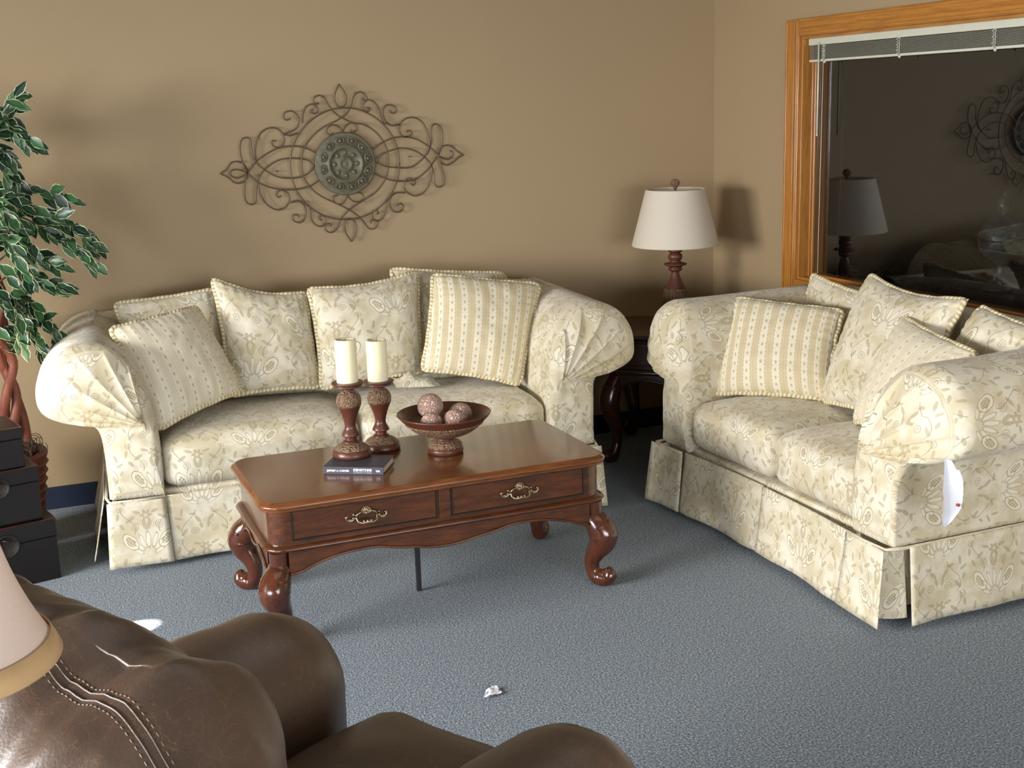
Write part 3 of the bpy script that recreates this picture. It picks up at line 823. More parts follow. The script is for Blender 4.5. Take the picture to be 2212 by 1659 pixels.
def drawer(parent, x0, x1, z0, z1, y, mat):
    mb = MB(); box(mb, (x0, y-.004, z0), (x1, y+.012, z1), .0025)
    o = mb.build('drawer', mat, parent)
    mb = MB(); t = .0035
    for lo, hi in (((x0-t, y-.0055, z0-t), (x1+t, y+.004, z0)), ((x0-t, y-.0055, z1), (x1+t, y+.004, z1+t)), ((x0-t, y-.0055, z0), (x0, y+.004, z1)), ((x1, y-.0055, z0), (x1+t, y+.004, z1))): box(mb, lo, hi)
    mb.build('drawer_groove', M['groove'], parent)
    return o
ct = thing('coffee_table', 'glossy cherry coffee table with two drawers and cabriole legs', 'table', (.6015, 3.687, 0), .0103)
TW, TD, TH = 1.2188, .6069, .483
mb = MB(); slab(mb, 0, TW, 0, TD, .075, [(.020, .4505), (.010, .4515), (.007, .455), (.010, .459), (.002, .463), (.0, .469), (.003, .474), (.010, .477), (.013, .481), (.018, .483)]); mb.build('tabletop', M['top'], ct)
mb = MB(); slab(mb, .028, TW-.028, .028, TD-.028, .055, [(0, .335), (0, .4505)])
for x in (.100, .606, .613, TW-.105):
    pass
mb.build('case', M['cherry'], ct)
mb = MB(); slab(mb, .006, TW-.006, .006, TD-.006, .07, [(.020, .312), (.012, .316), (.004, .320), (.0, .325), (.004, .331), (.012, .3345), (.018, .336)]); mb.build('lower_moulding', M['cherry'], ct)
for a, b in ((.100, .578), (.636, 1.114)):
    d = drawer(ct, a, b, .353, .444, .028, M['cherry']); pull(ct, (a+b)/2, .398, .022, d)
mb = MB(); box(mb, (.588, .0235, .338), (.626, .03, .450), .001); mb.build('centre_stile', M['cherry'], ct)
def apz(t):
    # ends low, two arches, centre pendant
    u = abs(t-.5)*2
    base = .236 if False else 0
    if u > .94: return .237
    arch = .284; pend = .247
    if u < .22: s = u/.22; return pend+(.262-pend)*(s*s)
    if u < .50: s = (u-.22)/.28; s = s*s*(3-2*s); return .262+(arch-.262)*s
    s = (u-.50)/.44; return arch-(arch-.237)*(s**2.4)
def apz_s(t):
    u = abs(t-.5)*2
    if u > .9: return .240
    if u < .3: return .262+.016*(u/.3)**2
    return .278-.038*((u-.3)/.6)**2.2 if u > .3 else .278
mb = MB()
apron(mb, (.08, .024, 0), (TW-.08, .024, 0), .314, apz, .02, (0, 1, 0)); apron(mb, (.08, TD-.024, 0), (TW-.08, TD-.024, 0), .314, apz, .02, (0, -1, 0))
apron(mb, (.024, .08, 0), (.024, TD-.08, 0), .314, apz_s, .02, (1, 0, 0)); apron(mb, (TW-.024, .08, 0), (TW-.024, TD-.08, 0), .314, apz_s, .02, (-1, 0, 0))
mb.build('apron', M['cherry'], ct)
for sx in (0, 1):
    for sy in (0, 1):
        x0 = .024 if sx == 0 else TW-.084; y0 = .024 if sy == 0 else TD-.084
        mb = MB(); slab(mb, x0, x0+.06, y0, y0+.06, .024, [(0, .236), (0, .314)]); mb.build('corner_block', M['cherryleg'], ct)
        cab_leg(.262, M['cherryleg'], ct, .052 if sx == 0 else TW-.052, .052 if sy == 0 else TD-.052, -1 if sx == 0 else 1, -1 if sy == 0 else 1, 1.05)
mb = MB(); box(mb, (.575, .27, .0), (.592, .285, .312), .002); mb.build('centre_support', M['black'], ct)

# ---------------------------------------------------------------- corner end table + lamp
et = thing('end_table', 'dark cherry cabriole-leg end table in the corner under the lamp', 'table', (2.845, 5.135, 0), math.radians(-38))
EW, ED = .56, .56
def E(x, y): return (x-EW/2, y-ED/2)
mb = MB(); slab(mb, -EW/2, EW/2, -ED/2, ED/2, .07, [(.015, .592), (.004, .597), (0, .604), (.005, .610), (.012, .618)]); mb.build('tabletop', M['darkwood'], et)
mb = MB(); slab(mb, -EW/2+.03, EW/2-.03, -ED/2+.03, ED/2-.03, .05, [(0, .455), (0, .595)]); mb.build('case', M['darkwood'], et)
mb = MB(); slab(mb, -EW/2+.005, EW/2-.005, -ED/2+.005, ED/2-.005, .07, [(.02, .428), (.004, .434), (.0, .442), (.01, .454), (.02, .456)]); mb.build('lower_moulding', M['darkwood'], et)
d = drawer(et, -EW/2+.09, EW/2-.09, .475, .575, -ED/2+.03, M['darkwood']); pull(et, 0, .525, -ED/2+.024, d)
mb = MB(); az = lambda t: .362+.045*(1-(2*abs(t-.5))**2.4)-.018*math.exp(-((t-.5)/.12)**2)
for p0, p1, inn in (((-EW/2+.08, -ED/2+.026), (EW/2-.08, -ED/2+.026), (0, 1, 0)), ((-EW/2+.08, ED/2-.026), (EW/2-.08, ED/2-.026), (0, -1, 0)),
                    ((-EW/2+.026, -ED/2+.08), (-EW/2+.026, ED/2-.08), (1, 0, 0)), ((EW/2-.026, -ED/2+.08), (EW/2-.026, ED/2-.08), (-1, 0, 0))):
    apron(mb, (p0[0], p0[1], 0), (p1[0], p1[1], 0), .430, az, .018, inn, n=24)
mb.build('apron', M['darkwood'], et)
for sx in (-1, 1):
    for sy in (-1, 1):
        cab_leg(.420, M['darkwood'], et, sx*(EW/2-.052), sy*(ED/2-.052), sx, sy, 1.0)

lp = thing('table_lamp', 'turned brown lamp with cream shade on the corner end table', 'lamp', (2.925, 5.235, .618))
pr = [(.075, 0), (.078, .012), (.070, .022), (.045, .030), (.032, .045), (.036, .055)]
lathe(MB(), smooth_prof(pr, 4), 36).build('base', M['resin'], lp)
pr = [(.036, .055), (.052, .072), (.062, .095), (.064, .118), (.058, .145), (.050, .165)]
lathe(MB(), smooth_prof(pr, 5), 40).build('carved_bulb', M['carved'], lp)
pr = [(.050, .165), (.038, .190), (.026, .215), (.019, .238), (.018, .244), (.030, .250), (.034, .258), (.030, .264), (.034, .270), (.054, .278), (.055, .284), (.034, .290), (.026, .296),
      (.032, .306), (.035, .318), (.030, .330), (.022, .334), (.033, .342), (.034, .350), (.022, .356), (.014, .362), (.014, .385), (.010, .40)]
lathe(MB(), smooth_prof(pr, 4), 40).build('stem', M['resin'], lp)
tube(MB(), [(0, 0, .40), (0, 0, .65)], .004, 8).build('harp', M['brass'], lp)
mb = MB(); lathe(mb, [(.207, .372), (.208, .374), (.208, .378), (.142, .634), (.142, .640), (.140, .640), (.140, .634), (.205, .378), (.2055, .373), (.207, .372)], 64)
for k in range(3):
    a = k*2*PI/3; tube(mb, [(0, 0, .632), (.140*math.cos(a), .140*math.sin(a), .632)], .0018, 5)
mb.build('lamp_shade', M['shade'], lp)
pr = [(.006, .640), (.012, .645), (.009, .650), (.018, .656), (.022, .668), (.018, .680), (.006, .687), (.0008, .688)]
lathe(MB(), smooth_prof(pr, 4), 24).build('finial', M['carved'], lp)

# ---------------------------------------------------------------- things on the coffee table
ang = math.radians(-30.6); BX, BY = .862, 3.952
bk = thing('book', 'dark hardcover book with white spine lettering under a candle holder', 'book', (BX, BY, .4832), ang)
BWd, BDp, BH = .209, .148, .026
mb = MB(); box(mb, (0, 0, 0), (BWd, BDp, .0025), .0008); box(mb, (0, 0, BH-.0025), (BWd, BDp, BH), .0008); box(mb, (0, -.001, 0), (BWd, .003, BH), .0012); mb.build('cover', M['book'], bk)
mb = MB(); box(mb, (.003, .003, .0025), (BWd-.004, BDp-.004, BH-.0025), 0); mb.build('pages', M['pages'], bk)
def text_mesh(s, name, size, x, z, y, mat, parent, sx=1, off=0):
    cu = bpy.data.curves.new(name, 'FONT'); cu.body = s; cu.size = size; cu.extrude = .0002; cu.offset = off
    tmp = bpy.data.objects.new(name, cu); C.objects.link(tmp); bpy.context.view_layer.update()
    me = bpy.data.meshes.new_from_object(tmp.evaluated_get(bpy.context.evaluated_depsgraph_get())); bpy.data.objects.remove(tmp)
    for v in me.vertices: v.co = Vector((x+v.co.x*sx, y-v.co.z, z+v.co.y))
    me.materials.clear(); me.materials.append(mat); o = bpy.data.objects.new(name, me); C.objects.link(o); o.parent = parent; return o
text_mesh('JEFFREY A. CARVER', 'spine_author', .0088, .014, .0098, -.0012, M['white_ink'], bk, 1.02, .0003)
text_mesh("ETERNITY'S END", 'spine_title', .0108, .1055, .0125, -.0012, M['white_ink'], bk, .80, .0004)
text_mesh("ETERNITY'S END", 'spine_title', .0100, .1055, .0040, -.0012, simple('grey_print', hexc(170, 170, 186), .6), bk, .86, 0)
text_mesh('TOR', 'spine_mark', .0085, .183, .0098, -.0012, M['white_ink'], bk, .8, .0004)

def candle_holder(label, loc, h, rz):
    r = thing('candle_holder', label, 'candle holder', loc, rz, 'turned candle holders on the coffee table')
    k = h/.262
    lathe(MB(), [(a, b*k) for a, b in smooth_prof([(.060, 0), (.066, .005), (.067, .014), (.063, .024), (.060, .027)], 4)], 40).build('foot', M['resin'], r)
    lathe(MB(), [(a, b*k) for a, b in smooth_prof([(.060, .027), (.052, .037), (.037, .046), (.030, .049)], 4)], 40).build('foot_band', M['carved'], r)
    lathe(MB(), [(a, b*k) for a, b in smooth_prof([(.030, .049), (.027, .055), (.020, .059), (.021, .065), (.018, .069), (.030, .074), (.028, .084), (.020, .100), (.020, .118), (.027, .145), (.036, .168), (.041, .180)], 4)], 40).build('stem', M['resin'], r)
    lathe(MB(), [(a, b*k) for a, b in smooth_prof([(.041, .180), (.043, .195), (.040, .212), (.030, .226), (.019, .234)], 4)], 40).build('carved_collar', M['carved'], r)
    lathe(MB(), [(a, b*k) for a, b in smooth_prof([(.019, .234), (.020, .238), (.046, .246), (.049, .250), (.048, .253), (.054, .256), (.055, .261), (.052, .262)], 4)], 40).build('drip_plate', M['resin'], r)
    return r
candle_holder('brown turned candle holder standing on the dark book', (.985, 4.035, .4832+BH), .262, 0)
candle_holder('brown turned candle holder standing directly on the tabletop behind the book', (1.128, 4.165, .4832), .252, 1)
def candle(label, loc, h, tilt):
    r = thing('pillar_candle', label, 'candle', loc, 0, 'ivory pillar candles')
    lathe(MB(), [(.0365, 0), (.0370, .002), (.0365, h-.004), (.034, h), (.030, h-.001), (.026, h-.005), (.004, h-.006)], 40).build('wax', M['candle'], r)
    tube(MB(), [(0, 0, h-.008), (.001, 0, h), (.003, .001, h+.004)], .0009, 5).build('wick', M['black'], r)
candle('ivory pillar candle on the holder that stands on the book', (.985, 4.035, .4834+BH+.262), .148, 0)
candle('ivory pillar candle on the holder behind the book, right of the other', (1.128, 4.165, .4834+.252), .146, 0)

bw = thing('pedestal_bowl', 'carved brown pedestal bowl holding four marbled balls', 'bowl', (1.318, 4.015, .4832))
lathe(MB(), smooth_prof([(.060, 0), (.063, .004), (.064, .014), (.061, .020), (.060, .021)], 4), 44).build('foot', M['resin'], bw)
lathe(MB(), smooth_prof([(.060, .021), (.060, .030), (.052, .040), (.040, .045), (.033, .047)], 4), 44).build('foot_band', M['carved'], bw)
lathe(MB(), smooth_prof([(.033, .047), (.030, .052), (.036, .057), (.060, .063)], 4), 44).build('stem', M['resin'], bw)
lathe(MB(), smooth_prof([(.060, .063), (.090, .074), (.116, .090), (.134, .107)], 5), 60).build('carved_band', M['carved'], bw)
lathe(MB(), [(.134, .107), (.136, .109), (.136, .112)]+smooth_prof([(.140, .114), (.150, .124), (.162, .137), (.166, .142), (.163, .145), (.150, .136), (.120, .108), (.08, .082), (.03, .072), (.0005, .071)], 4), 60).build('bowl', M['resin'], bw)
lathe(MB(), [(.1355, .106), (.139, .109), (.1395, .113), (.137, .116), (.134, .113)], 60).build('rope_bead', M['carved'], bw)
BL_ = [((1.283, 4.058, .645), 'uppermost marbled pink ball resting on top of the others in the bowl', .046), ((1.262, 3.985, .600), 'marbled pink ball lowest at the left of the bowl', .040),
       ((1.345, 3.975, .601), 'marbled pinkish ball nearest the front of the bowl', .043), ((1.391, 4.049, .603), 'marbled pink ball at the right rear of the bowl', .043)]
for p, lb, rr in BL_:
    mb = MB(); sphere(mb, (0, 0, 0), rr, 32); o = mb.build('decorative_ball', M['ball'], None, p); tag(o, lb, 'ball', 'marbled balls in the bowl')
    o.rotation_euler = (random.random()*3, random.random()*3, 0)

# ---------------------------------------------------------------- wall art
ART=[[(-8,352),(-29,314),(-33,281),(-21,259),(-5,250),(13,261),(22,285),(16,313),(-8,352)],[(8,-353),(-14,-317),(-22,-282),(-13,-254),(5,-247),(28,-262),(34,-286),(28,-317),(8,-353)],[(-561,-16),(-533,0),(-511,27),(-484,32),(-457,21),(-443,-9),(-448,-42),(-475,-61),(-502,-58),(-527,-35),(-561,-16)],[(-446,-15),(-476,-5),(-506,-2),(-519,-14),(-513,-30),(-489,-39),(-461,-28),(-446,-15)],[(569,15),(538,36),(511,58),(477,62),(452,43),(445,17),(456,-12),(483,-28),(514,-18),(543,4),(569,15)],[(445,17),(469,5),(493,-2),(516,11),(519,28),(504,38)],[(93,289),(110,275),(116,291),(100,311),(77,314),(56,298),(39,252),(14,220),(-29,193),(-88,168),(-141,131),(-185,78),(-200,18),(-194,-49),(-158,-107),(-108,-146),(-52,-175),(5,-207),(39,-232),(67,-262),(94,-298),(118,-300),(134,-278),(126,-263),(102,-264),(104,-276)],[(-112,275),(-107,270),(-121,270),(-128,287),(-119,300),(-96,305),(-74,291),(-59,260),(-27,221),(12,197),(52,180),(109,166),(166,120),(198,56),(203,-12),(185,-74),(140,-129),(90,-160),(41,-186),(-1,-212),(-33,-244),(-53,-283),(-78,-304),(-101,-300),(-112,-279),(-101,-263),(-84,-267),(-88,-278)],[(-444,-20),(-402,27),(-355,58),(-297,83),(-229,88),(-174,77),(-132,56)],[(-443,-15),(-408,-55),(-354,-85),(-288,-100),(-220,-101),(-168,-90),(-129,-69)],[(-142,-4),(-166,22),(-222,34),(-290,33),(-347,8),(-390,-34),(-398,-72),(-391,-122),(-366,-162),(-328,-187),(-294,-183),(-269,-157),(-267,-123),(-288,-105),(-311,-104),(-323,-120),(-316,-132),(-301,-127)],[(-142,-7),(-181,-39),(-239,-52),(-306,-44),(-360,-13),(-396,21),(-402,60),(-396,103),(-376,146),(-341,169),(-302,169),(-276,147),(-270,114),(-286,88),(-314,89),(-326,106),(-320,116),(-306,113)],[(-276,142),(-248,149),(-213,167),(-199,199),(-208,227),(-230,241),(-258,236),(-267,218),(-258,204),(-241,206),(-239,214)],[(-209,145),(-243,135),(-271,142)],[(-258,-157),(-224,-154),(-197,-183),(-197,-223),(-219,-250),(-247,-245),(-256,-228),(-248,-214),(-231,-218),(-230,-229)],[(-264,-160),(-224,-156),(-180,-179)],[(-175,-190),(-172,-236),(-151,-268),(-122,-273),(-106,-251),(-111,-231),(-128,-227),(-135,-238),(-124,-247)],[(-183,188),(-177,231),(-161,258),(-132,268),(-111,251),(-115,232),(-132,227),(-140,238),(-131,246)],[(-447,-20),(-462,30),(-469,84),(-460,122),(-440,134),(-421,126),(-419,93),(-414,49),(-396,21)],[(-447,-20),(-458,-63),(-463,-112),(-456,-146),(-435,-158),(-416,-145),(-412,-104),(-402,-55),(-395,-28)],[(445,17),(458,45),(470,91),(466,142),(445,161),(423,155),(416,127),(417,93),(403,48),(390,25)],[(445,17),(458,-35),(470,-82),(463,-117),(438,-127),(420,-109),(419,-68),(406,-21)],[(126,54),(164,80),(212,101),(273,110),(344,96),(404,59),(445,23)],[(135,-49),(185,-74),(250,-91),(323,-87),(386,-49),(445,17)],[(142,8),(173,35),(222,52),(270,59),(330,45),(377,14),(406,-21),(407,-68),(389,-119),(357,-152),(319,-161),(284,-142),(270,-113),(280,-87),(305,-80),(326,-98),(316,-112),(301,-103)],[(142,8),(182,-17),(235,-28),(302,-31),(351,-7),(390,31),(404,71),(400,116),(378,168),(343,192),(301,193),(270,172),(262,144),(273,115),(303,109),(322,125),(310,137),(295,129)],[(264,167),(228,162),(199,186),(190,219),(200,247),(227,255),(250,243),(252,223),(234,217),(225,230)],[(264,164),(228,162),(193,175)],[(192,169),(177,209),(170,242),(151,268),(122,280),(101,264),(99,239),(116,227),(128,241),(114,247)],[(271,-144),(229,-145),(204,-167),(202,-201),(218,-228),(249,-230),(265,-208),(251,-192),(235,-203)],[(271,-144),(223,-142),(198,-163)],[(192,-166),(177,-217),(163,-251),(138,-266),(115,-251),(113,-227),(132,-217),(143,-229),(131,-234)],[(-3,140),(10,164),(34,180),(60,174),(65,151),(46,138),(35,150)],[(-3,140),(-19,165),(-47,175),(-74,162),(-78,143),(-61,131),(-49,142)],[(3,-144),(-23,-177),(-46,-178),(-64,-163),(-62,-143),(-41,-139)],[(3,-144),(25,-168),(54,-175),(76,-159),(71,-139),(53,-132)],[(254,-12),(242,-77),(212,-137),(168,-187),(112,-225),(48,-246),(-19,-251),(-84,-238),(-143,-209),(-192,-167),(-228,-113),(-248,-52),(-252,12),(-239,75),(-210,132),(-168,181),(-114,218),(-53,241),(12,247),(77,237),(137,210),(188,169),(226,116),(249,54),(254,-12)]]
wa = thing('wall_medallion', 'scrolled bronze wire wall art with round medallion on the tan wall', 'wall art', (1.41, YB-.028, 1.435))
mb = MB(); random.seed(5)
for k, l in enumerate(ART):
    dep = .008*((k*7) % 3-1)*.5
    tube(mb, catmull([(x/1000, dep, z/1000) for x, z in l], 6), .0034, 6)
for x, z in ((-.5, -.03), (.5, .03), (0, .33), (0, -.33)): tube(mb, [(x*.62, .0, z*.62), (x*.62, .026, z*.62)], .003, 5)
mb.build('scrollwork', M['iron'], wa)
mb = MB(); fn = lambda p: Vector((p.x, -p.z, p.y))
lathe(mb, [(.139, -.008), (.142, -.002), (.139, .004), (.133, .002), (.128, .004), (.085, .006), (.080, .012), (.074, .012), (.070, .003), (.035, .004), (.030, .010), (.022, .010), (.018, .006), (.008, .008), (.0005, .012)], 64, fn=fn)
for k in range(12):
    a = 2*PI*k/12+.2; cx, cz = .106*math.cos(a), .106*math.sin(a)
    pts = [(cx+.013*math.cos(t)*math.cos(a)-.019*math.sin(t)*math.sin(a)*1.0, -.008, cz+.013*math.cos(t)*math.sin(a)+.019*math.sin(t)*math.cos(a)) for t in [2*PI*q/14 for q in range(14)]]
    tube(mb, pts, .0038, 6, closed=True); sphere(mb, (cx, -.010, cz), .0095, 8, sc=(1, .7, 1))
for k in range(8):
    a = 2*PI*k/8; sphere(mb, (.052*math.cos(a), -.005, .052*math.sin(a)), .011, 8, sc=(1, .4, 1))
mb.build('medallion', M['medal'], wa)

# ---------------------------------------------------------------- lacquered boxes at the left
def lbox(label, x, y, z, w, d, h, rz):
    r = thing('storage_box', label, 'box', (x, y, z), rz, 'black lacquered boxes stacked at the left')
    # origin is the front right bottom corner
    box(MB(), (-w, 0, 0), (0, d, h*.70), .003).build('body', M['lacquer'], r)
    box(MB(), (-w-.002, -.002, h*.70+.001), (.002, d+.002, h-.0005), .004).build('lid', M['lacquer'], r)
    mb = MB(); tube(mb, [(-w, -.002, h-.002), (.001, -.002, h-.002), (.001, d, h-.002)], .0022, 6); mb.build('worn_edge', M['lacquer_edge'], r)
    mb = MB(); R_ = h*.185; fn = lambda p: Vector((p.x-w*.42, -p.z-.004, p.y+h*.70))
    lathe(mb, [(R_, 0), (R_, .003), (R_*.9, .004), (R_*.86, .002), (.0005, .003)], 36, fn=fn)
    tube(mb, [(-w*.42-R_*.35, -.006, h*.70+R_*.55), (-w*.42, -.014, h*.70+R_*.50), (-w*.42+R_*.35, -.006, h*.70+R_*.55)], .003, 6)
    mb.build('latch_plate', M['medal_dark'], r)
RZ = math.radians(14)
lbox('largest black lacquered box at the bottom of the stack', .008, 4.69, 0, .42, .34, .236, RZ)
lbox('middle black lacquered box of the stack by the sofa', -.030, 4.70, .2365, .34, .28, .205, RZ)
lbox('smallest black lacquered box at the top of the stack', -.070, 4.70, .442, .27, .22, .150, RZ)

# ---------------------------------------------------------------- ficus
random.seed(21)
fc = thing('ficus_tree', 'artificial variegated ficus tree with red-brown trunk in a wicker planter', 'plant', (-.15, 5.20, 0))
mb = MB(); lathe(mb, [(.11, 0), (.125, .10), (.150, .30), (.158, .355), (.162, .365), (.156, .378), (.140, .374), (.135, .34), (.0005, .335)], 40)
for k in range(9): lathe(mb, [(.113+.0052*k+.003, .03+.037*k-.006), (.121+.0052*k, .03+.037*k), (.113+.0052*k+.003, .03+.037*k+.006)], 40)
mb.build('planter', M['wicker'], fc)
mb = MB()
for k in range(150):
    a = random.random()*2*PI; r = random.uniform(.02, .145); rr = random.uniform(.015, .04)
    c = Vector((math.cos(a)*r, math.sin(a)*r, .372+random.uniform(0, .035))); ax = Vector((random.gauss(0, 1), random.gauss(0, 1), random.gauss(0, .6))).normalized()
    o1 = ax.orthogonal().normalized(); o2 = ax.cross(o1)
    tube(mb, [c+(o1*math.cos(t)+o2*math.sin(t))*rr for t in [i*.55 for i in range(9)]], .0016, 4)
mb.build('moss', M['moss'], fc)
mb = MB()
tr = [[(-.02, 0, .34), (.05, -.02, .5), (.07, .0, .62), (.035, .02, .75), (.06, 0, .88), (.03, .02, 1.05), (.05, 0, 1.25), (.02, 0, 1.5)],
      [(.04, .02, .34), (.02, .0, .5), (.035, -.03, .62), (.075, 0, .74), (.03, -.02, .86), (.07, 0, 1.0), (.02, 0, 1.2), (0, 0, 1.55)],
      [(.09, 0, .34), (.085, .02, .5), (.055, .03, .65), (.02, 0, .8), (.05, .03, .95), (.0, .02, 1.15), (-.03, 0, 1.45)]]
for q in tr:
    pts = catmull(q, 6); tube(mb, pts, [.021-.009*i/len(pts) for i in range(len(pts))], 10)
mb.build('trunk', M['bark'], fc)
# branches: polylines in tree-local space (x right, y towards wall, z up)
br = [[(.02, 0, 1.50), (.06, -.02, 1.62), (.13, -.05, 1.68), (.195, -.07, 1.76)], [(.13, -.05, 1.66), (.17, -.06, 1.64), (.235, -.08, 1.60)],
      [(.02, 0, 1.35), (.10, -.02, 1.44), (.22, -.04, 1.42), (.345, -.06, 1.37)], [(.02, 0, 1.25), (.12, -.05, 1.36), (.25, -.07, 1.33), (.36, -.09, 1.26), (.41, -.10, 1.20)],
      [(.02, 0, 1.22), (.12, -.06, 1.32), (.24, -.09, 1.27), (.34, -.12, 1.20), (.40, -.13, 1.13)], [(.04, 0, 1.12), (.12, -.04, 1.18), (.20, -.06, 1.16), (.28, -.08, 1.12)],
      [(.04, 0, 1.05), (.13, -.03, 1.10), (.22, -.05, 1.06), (.28, -.06, 1.04)], [(.05, 0, .98), (.13, -.05, 1.0), (.19, -.08, .93), (.24, -.09, .85), (.245, -.09, .78)],
      [(.05, 0, .95), (.12, -.08, .96), (.16, -.12, .88), (.19, -.14, .80)], [(.02, 0, 1.4), (.06, -.08, 1.54), (.12, -.10, 1.55), (.15, -.10, 1.47)],
      [(.02, 0, 1.45), (.05, -.05, 1.6), (.06, -.06, 1.70)], [(.02, 0, 1.3), (.08, -.12, 1.38), (.14, -.16, 1.30), (.19, -.18, 1.20)],
      [(0, 0, 1.2), (.07, -.14, 1.26), (.13, -.2, 1.2), (.17, -.22, 1.10)], [(0, 0, 1.1), (.06, -.14, 1.05), (.10, -.18, .96), (.12, -.2, .84)],
      [(0, 0, 1.5), (-.1, -.05, 1.62), (-.2, -.06, 1.68)], [(0, 0, 1.3), (-.15, -.05, 1.4), (-.3, -.08, 1.3)], [(0, 0, 1.1), (-.15, -.05, 1.15), (-.28, -.08, 1.0)]]
twig = MB(); lf = MB()
for q in br:
    pts = catmull(q, 8); tube(twig, pts, [.0045-.003*i/len(pts) for i in range(len(pts))], 5)
    for i in range(5, len(pts)):
        d = (pts[i]-pts[i-1]).normalized()
        for s in (-1, 1):
            if random.random() < .62:
                side = Vector((random.uniform(-.3, .3), random.uniform(-.9, .3), random.uniform(-.9, .5)*s)); dd = d*random.uniform(.4, 1)+side*.8+Vector((0, 0, -.3))
                upv = Vector((random.uniform(-.5, .5), -1, random.uniform(0, .8)))
                leaf_quad(lf, pts[i]+Vector((random.uniform(-.012, .012), random.uniform(-.02, .02), random.uniform(-.012, .012))), dd, upv, random.uniform(.062, .088), random.uniform(.034, .046), random.random()**1.5)
    d = (pts[-1]-pts[-2]); leaf_quad(lf, pts[-1], d, Vector((0, -1, .4)), .07, .034, .4)
for k in range(240):                                # inner crown
    z = random.uniform(.80, 1.75); rmx = .20 if z > 1.0 else .14
    a = random.uniform(-PI, PI); r = random.uniform(.03, rmx); c = Vector((-.03+math.cos(a)*r, math.sin(a)*r*.9-.05, z))
    if abs(z-.95) < .04 and c.x > 0: continue
    leaf_quad(lf, c, Vector((math.cos(a)*.8+random.uniform(-.3, .3), math.sin(a)*.6-.3, random.uniform(-1, .1))), Vector((random.uniform(-.4, .4), -1, .5)), random.uniform(.065, .092), random.uniform(.036, .048), random.random()**1.5)
twig.build('branches', M['twig'], fc); lf.build('foliage', M['leaf'], fc)

# ---------------------------------------------------------------- leather armchair (nearest the camera) and the lamp beside it
ch = thing('leather_armchair', 'brown distressed leather armchair seen from behind in the foreground', 'armchair', (.605, 2.02, 0), math.radians(-60))
Lt = M['leather']
for s in (-1, 1):
    mb = MB(); softbox(mb, (s*.36-.155, -.74, .10), (s*.36+.155, .060, .705 if s < 0 else .680), .15, crown=.015, n=18, bulge=.012, wr=.012, seed=s*4+9); o = mb.build('arm', Lt, ch)
    mb = MB()
    for dy in (0, .012):
        pts = []
        for k in range(17):
            a = PI*(.02+.96*k/16); pts.append(Vector((s*.36+.157*math.cos(a), -.30+dy-.03*math.sin(a), .562-(.025 if s > 0 else 0)+.156*math.sin(a)**.8)))
        tube(mb, pts, .0016, 4)
    mb.build('arm_stitching', M['stitch'], ch)
mb = MB(); softbox(mb, (-.205, -.52, .20), (.205, .105, .510), .07, crown=.04, n=16, bulge=.015, wr=.01, seed=5); mb.build('seat_cushion', Lt, ch)
mb = MB(); box(mb, (-.36, -.74, .06), (.36, .0, .20), .02); mb.build('base', Lt, ch)
def backfn(p):
    t = max(0, (p.z-.50)/.50); t = min(1, t)
    q = Vector(p)
    # deep creases between the puffy lobes towards the far side
    for cx, dp, wd in ((-.265, .050, .035), (-.125, .042, .040), (.20, .012, .05)):
        c = math.exp(-((p.x-cx-.05*(p.y+.75))/wd)**2)*dp*t
        q.z -= c; q.y += (c*.7 if p.y < -.75 else -c*.5)
    # gathers running away from the seam
    g = math.sin(p.x*58+3*noise.noise(Vector((p.x*6, p.y*3, 1))))*.5+math.sin(p.x*31+2)*.5
    if p.y < -.70: k = math.exp(-((p.z-.90)/.13)**2); q.y -= .009*g*k*1.5; q.z += .005*g*k
    q.z += .007*noise.noise(Vector((p.x*34, p.y*9, 4)))*t; q.z += .020*noise.noise(Vector((p.x*5, p.y*7, 3)))*t+.008*noise.noise(Vector((p.x*14, p.y*14, 8)))*t
    q.z -= .07*max(0, (-p.x-.10)/.3)**2*t
    q.z -= .03*max(0, (p.x-.15)/.25)**2*t
    q.y -= .02*t*noise.noise(Vector((p.x*9, p.z*5, 7)))
    return q
mb = MB(); softbox(mb, (-.40, -.90, .12), (.40, -.60, 1.036), .14, crown=.02, n=60, bulge=.03, wr=.014, seed=2, fn=backfn); bo = mb.build('backrest', Lt, ch)
from mathutils.bvhtree import BVHTree
bt = BVHTree.FromPolygons([v.co.copy() for v in bo.data.vertices], [tuple(p.vertices) for p in bo.data.polygons])
for nm, yy, off in (('back_seam', -.815, 0), ):
    mb = MB(); prev = None
    for row in (-.0055, .0055, -.012, .012):
        pts = []
        for k in range(181):
            x = -.37+.74*k/180; hit = bt.ray_cast(Vector((x, yy+row*1.0+.01*math.sin(x*6), 1.4)), Vector((0, 0, -1)))
            if hit[0]: pts.append(hit[0]+Vector((0, 0, .0008 if abs(row) > .011 else .001)))
        if abs(row) > .011:
            for i in range(0, len(pts)-1, 1):
                if (i % 2) == 0: tube(mb, [pts[i], pts[i+1]], .0008, 4, mi=1)
        else: tube(mb, pts, .0014, 5)
    mb.build('back_seam', [Lt, M['stitch']], ch)

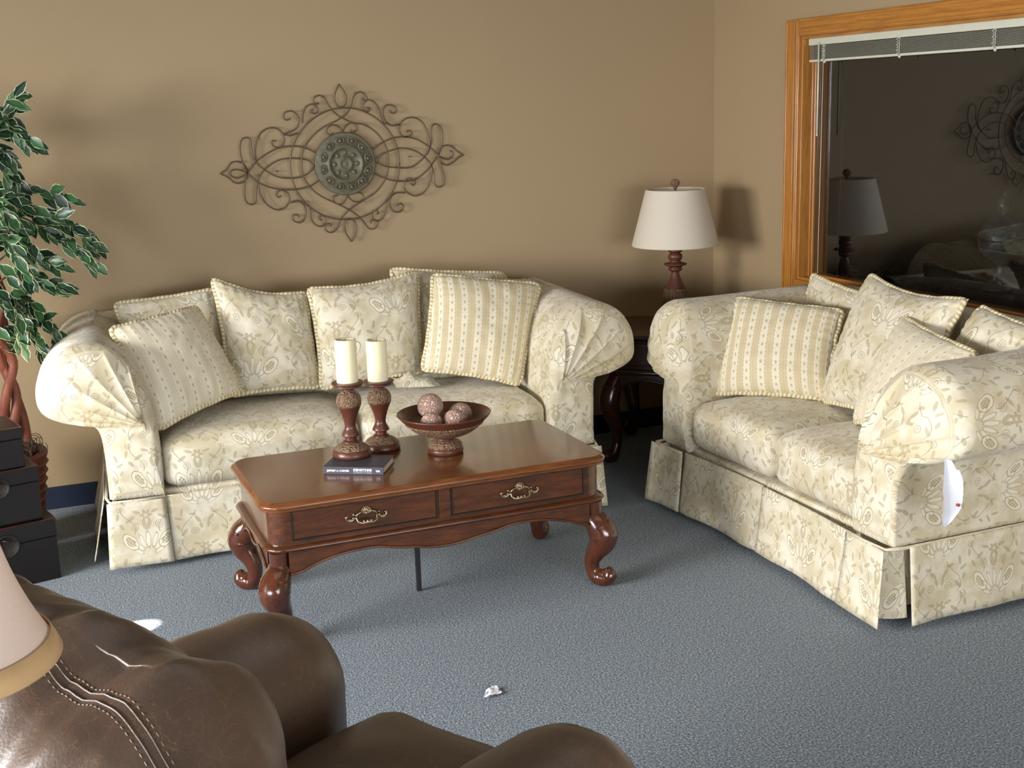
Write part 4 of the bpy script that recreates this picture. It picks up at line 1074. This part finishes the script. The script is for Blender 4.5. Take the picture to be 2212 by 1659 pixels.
lp2 = thing('floor_lamp', 'lamp with pinkish cream shade and gold trim beside the leather armchair', 'lamp', (-.1205, 1.261, 0))
K_ = .867; zz = lambda z: 1.68-(1.68-z)*K_
mb = MB(); lathe(mb, [(r*K_, zz(z)) for r, z in smooth_prof([(.131, 1.08), (.112, 1.115), (.094, 1.16), (.080, 1.21), (.070, 1.27), (.066, 1.30)], 5)], 64); mb.build('lamp_shade', M['shade2'], lp2)
mb = MB(); lathe(mb, [(r*K_, zz(z)) for r, z in [(.1325, 1.074), (.1345, 1.077), (.1240, 1.101), (.1225, 1.101), (.1315, 1.078), (.1325, 1.074)]], 64); mb.build('shade_trim', M['shadetrim'], lp2)
mb = MB(); lathe(mb, smooth_prof([(.11, 0), (.11, .012), (.03, .03), (.012, .06), (.012, .98), (.02, 1.01), (.012, 1.05), (.010, 1.262)], 4), 24)
for k in range(3): a = k*2.094; tube(mb, [(0, 0, 1.262), (.0695*math.cos(a), .0695*math.sin(a), 1.272)], .002, 5)
mb.build('pole', M['black'], lp2)

# ---------------------------------------------------------------- scrap of paper on the carpet
def scr(u, v):
    a = .03*(u-.5)*2; b = .02*(v-.5)*2
    return Vector((a*(1-.4*v)+.012*v, b*1.2+.01*u, .006+.006*noise.noise(Vector((u*3.1, v*3.3, 2)))+.010*max(0, .35-abs(u-.35))))
mb = MB(); grid(mb, scr, 8, 8, smooth=False); o = mb.build('paper_scrap', M['paper'], None, (1.13, 3.12, .001)); tag(o, 'small crumpled white paper scrap on the blue carpet', 'paper')

# ---------------------------------------------------------------- light
def area(name, loc, target, sx, sy, power, col, spread=PI):
    ld = bpy.data.lights.new(name, 'AREA'); ld.shape = 'RECTANGLE'; ld.size = sx; ld.size_y = sy; ld.energy = power; ld.color = col; ld.spread = spread
    o = bpy.data.objects.new(name, ld); C.objects.link(o); o.location = loc
    o.rotation_euler = (Vector(target)-Vector(loc)).to_track_quat('-Z', 'Y').to_euler(); return o
area('storefront_daylight', (X0-1.9, 2.7, 2.3), (1.6, 3.7, .4), 3.8, 2.6, 1420, (.99, .98, .97))
area('storefront_daylight', (X0+.1, -.9, 1.05), (1.5, 3.4, -.1), 1.8, 1.3, 75, (.86, .93, 1.0), 2.2)
area('front_daylight', (1.6, Y0+.1, 1.2), (1.5, 3.6, .0), 3.5, 1.3, 70, (.92, .96, 1.0), 1.9)
area('ceiling_light', (1.2, 2.4, HC-.03), (1.2, 2.4, 0), 2.4, 1.2, 7, (1.0, .95, .86))
area('far_room_light', (5.0, 4.0, HC-.05), (4.6, 4.2, 0), 1.0, 1.0, 4, (.9, .95, 1.0))
def spot(name, loc, target, power, ang, blend, r=.01):
    ld = bpy.data.lights.new(name, 'SPOT'); ld.energy = power; ld.spot_size = math.radians(ang); ld.spot_blend = blend; ld.shadow_soft_size = r; ld.color = (1, .98, .95)
    o = bpy.data.objects.new(name, ld); C.objects.link(o); o.location = loc
    o.rotation_euler = (Vector(target)-Vector(loc)).to_track_quat('-Z', 'Y').to_euler()
spot('sun_through_window', (-3.0, 4.3, 1.5), (-.04, 4.85, .74), 11000, 5.0, 1.0, .05)
spot('sun_through_window', (-3.0, 3.2, 2.3), (.195, 4.075, 0), 9000, 1.7, .08, .01)
w = bpy.data.worlds.new('world'); SC.world = w; w.use_nodes = True
w.node_tree.nodes['Background'].inputs[0].default_value = (.75, .85, 1, 1); w.node_tree.nodes['Background'].inputs[1].default_value = .5
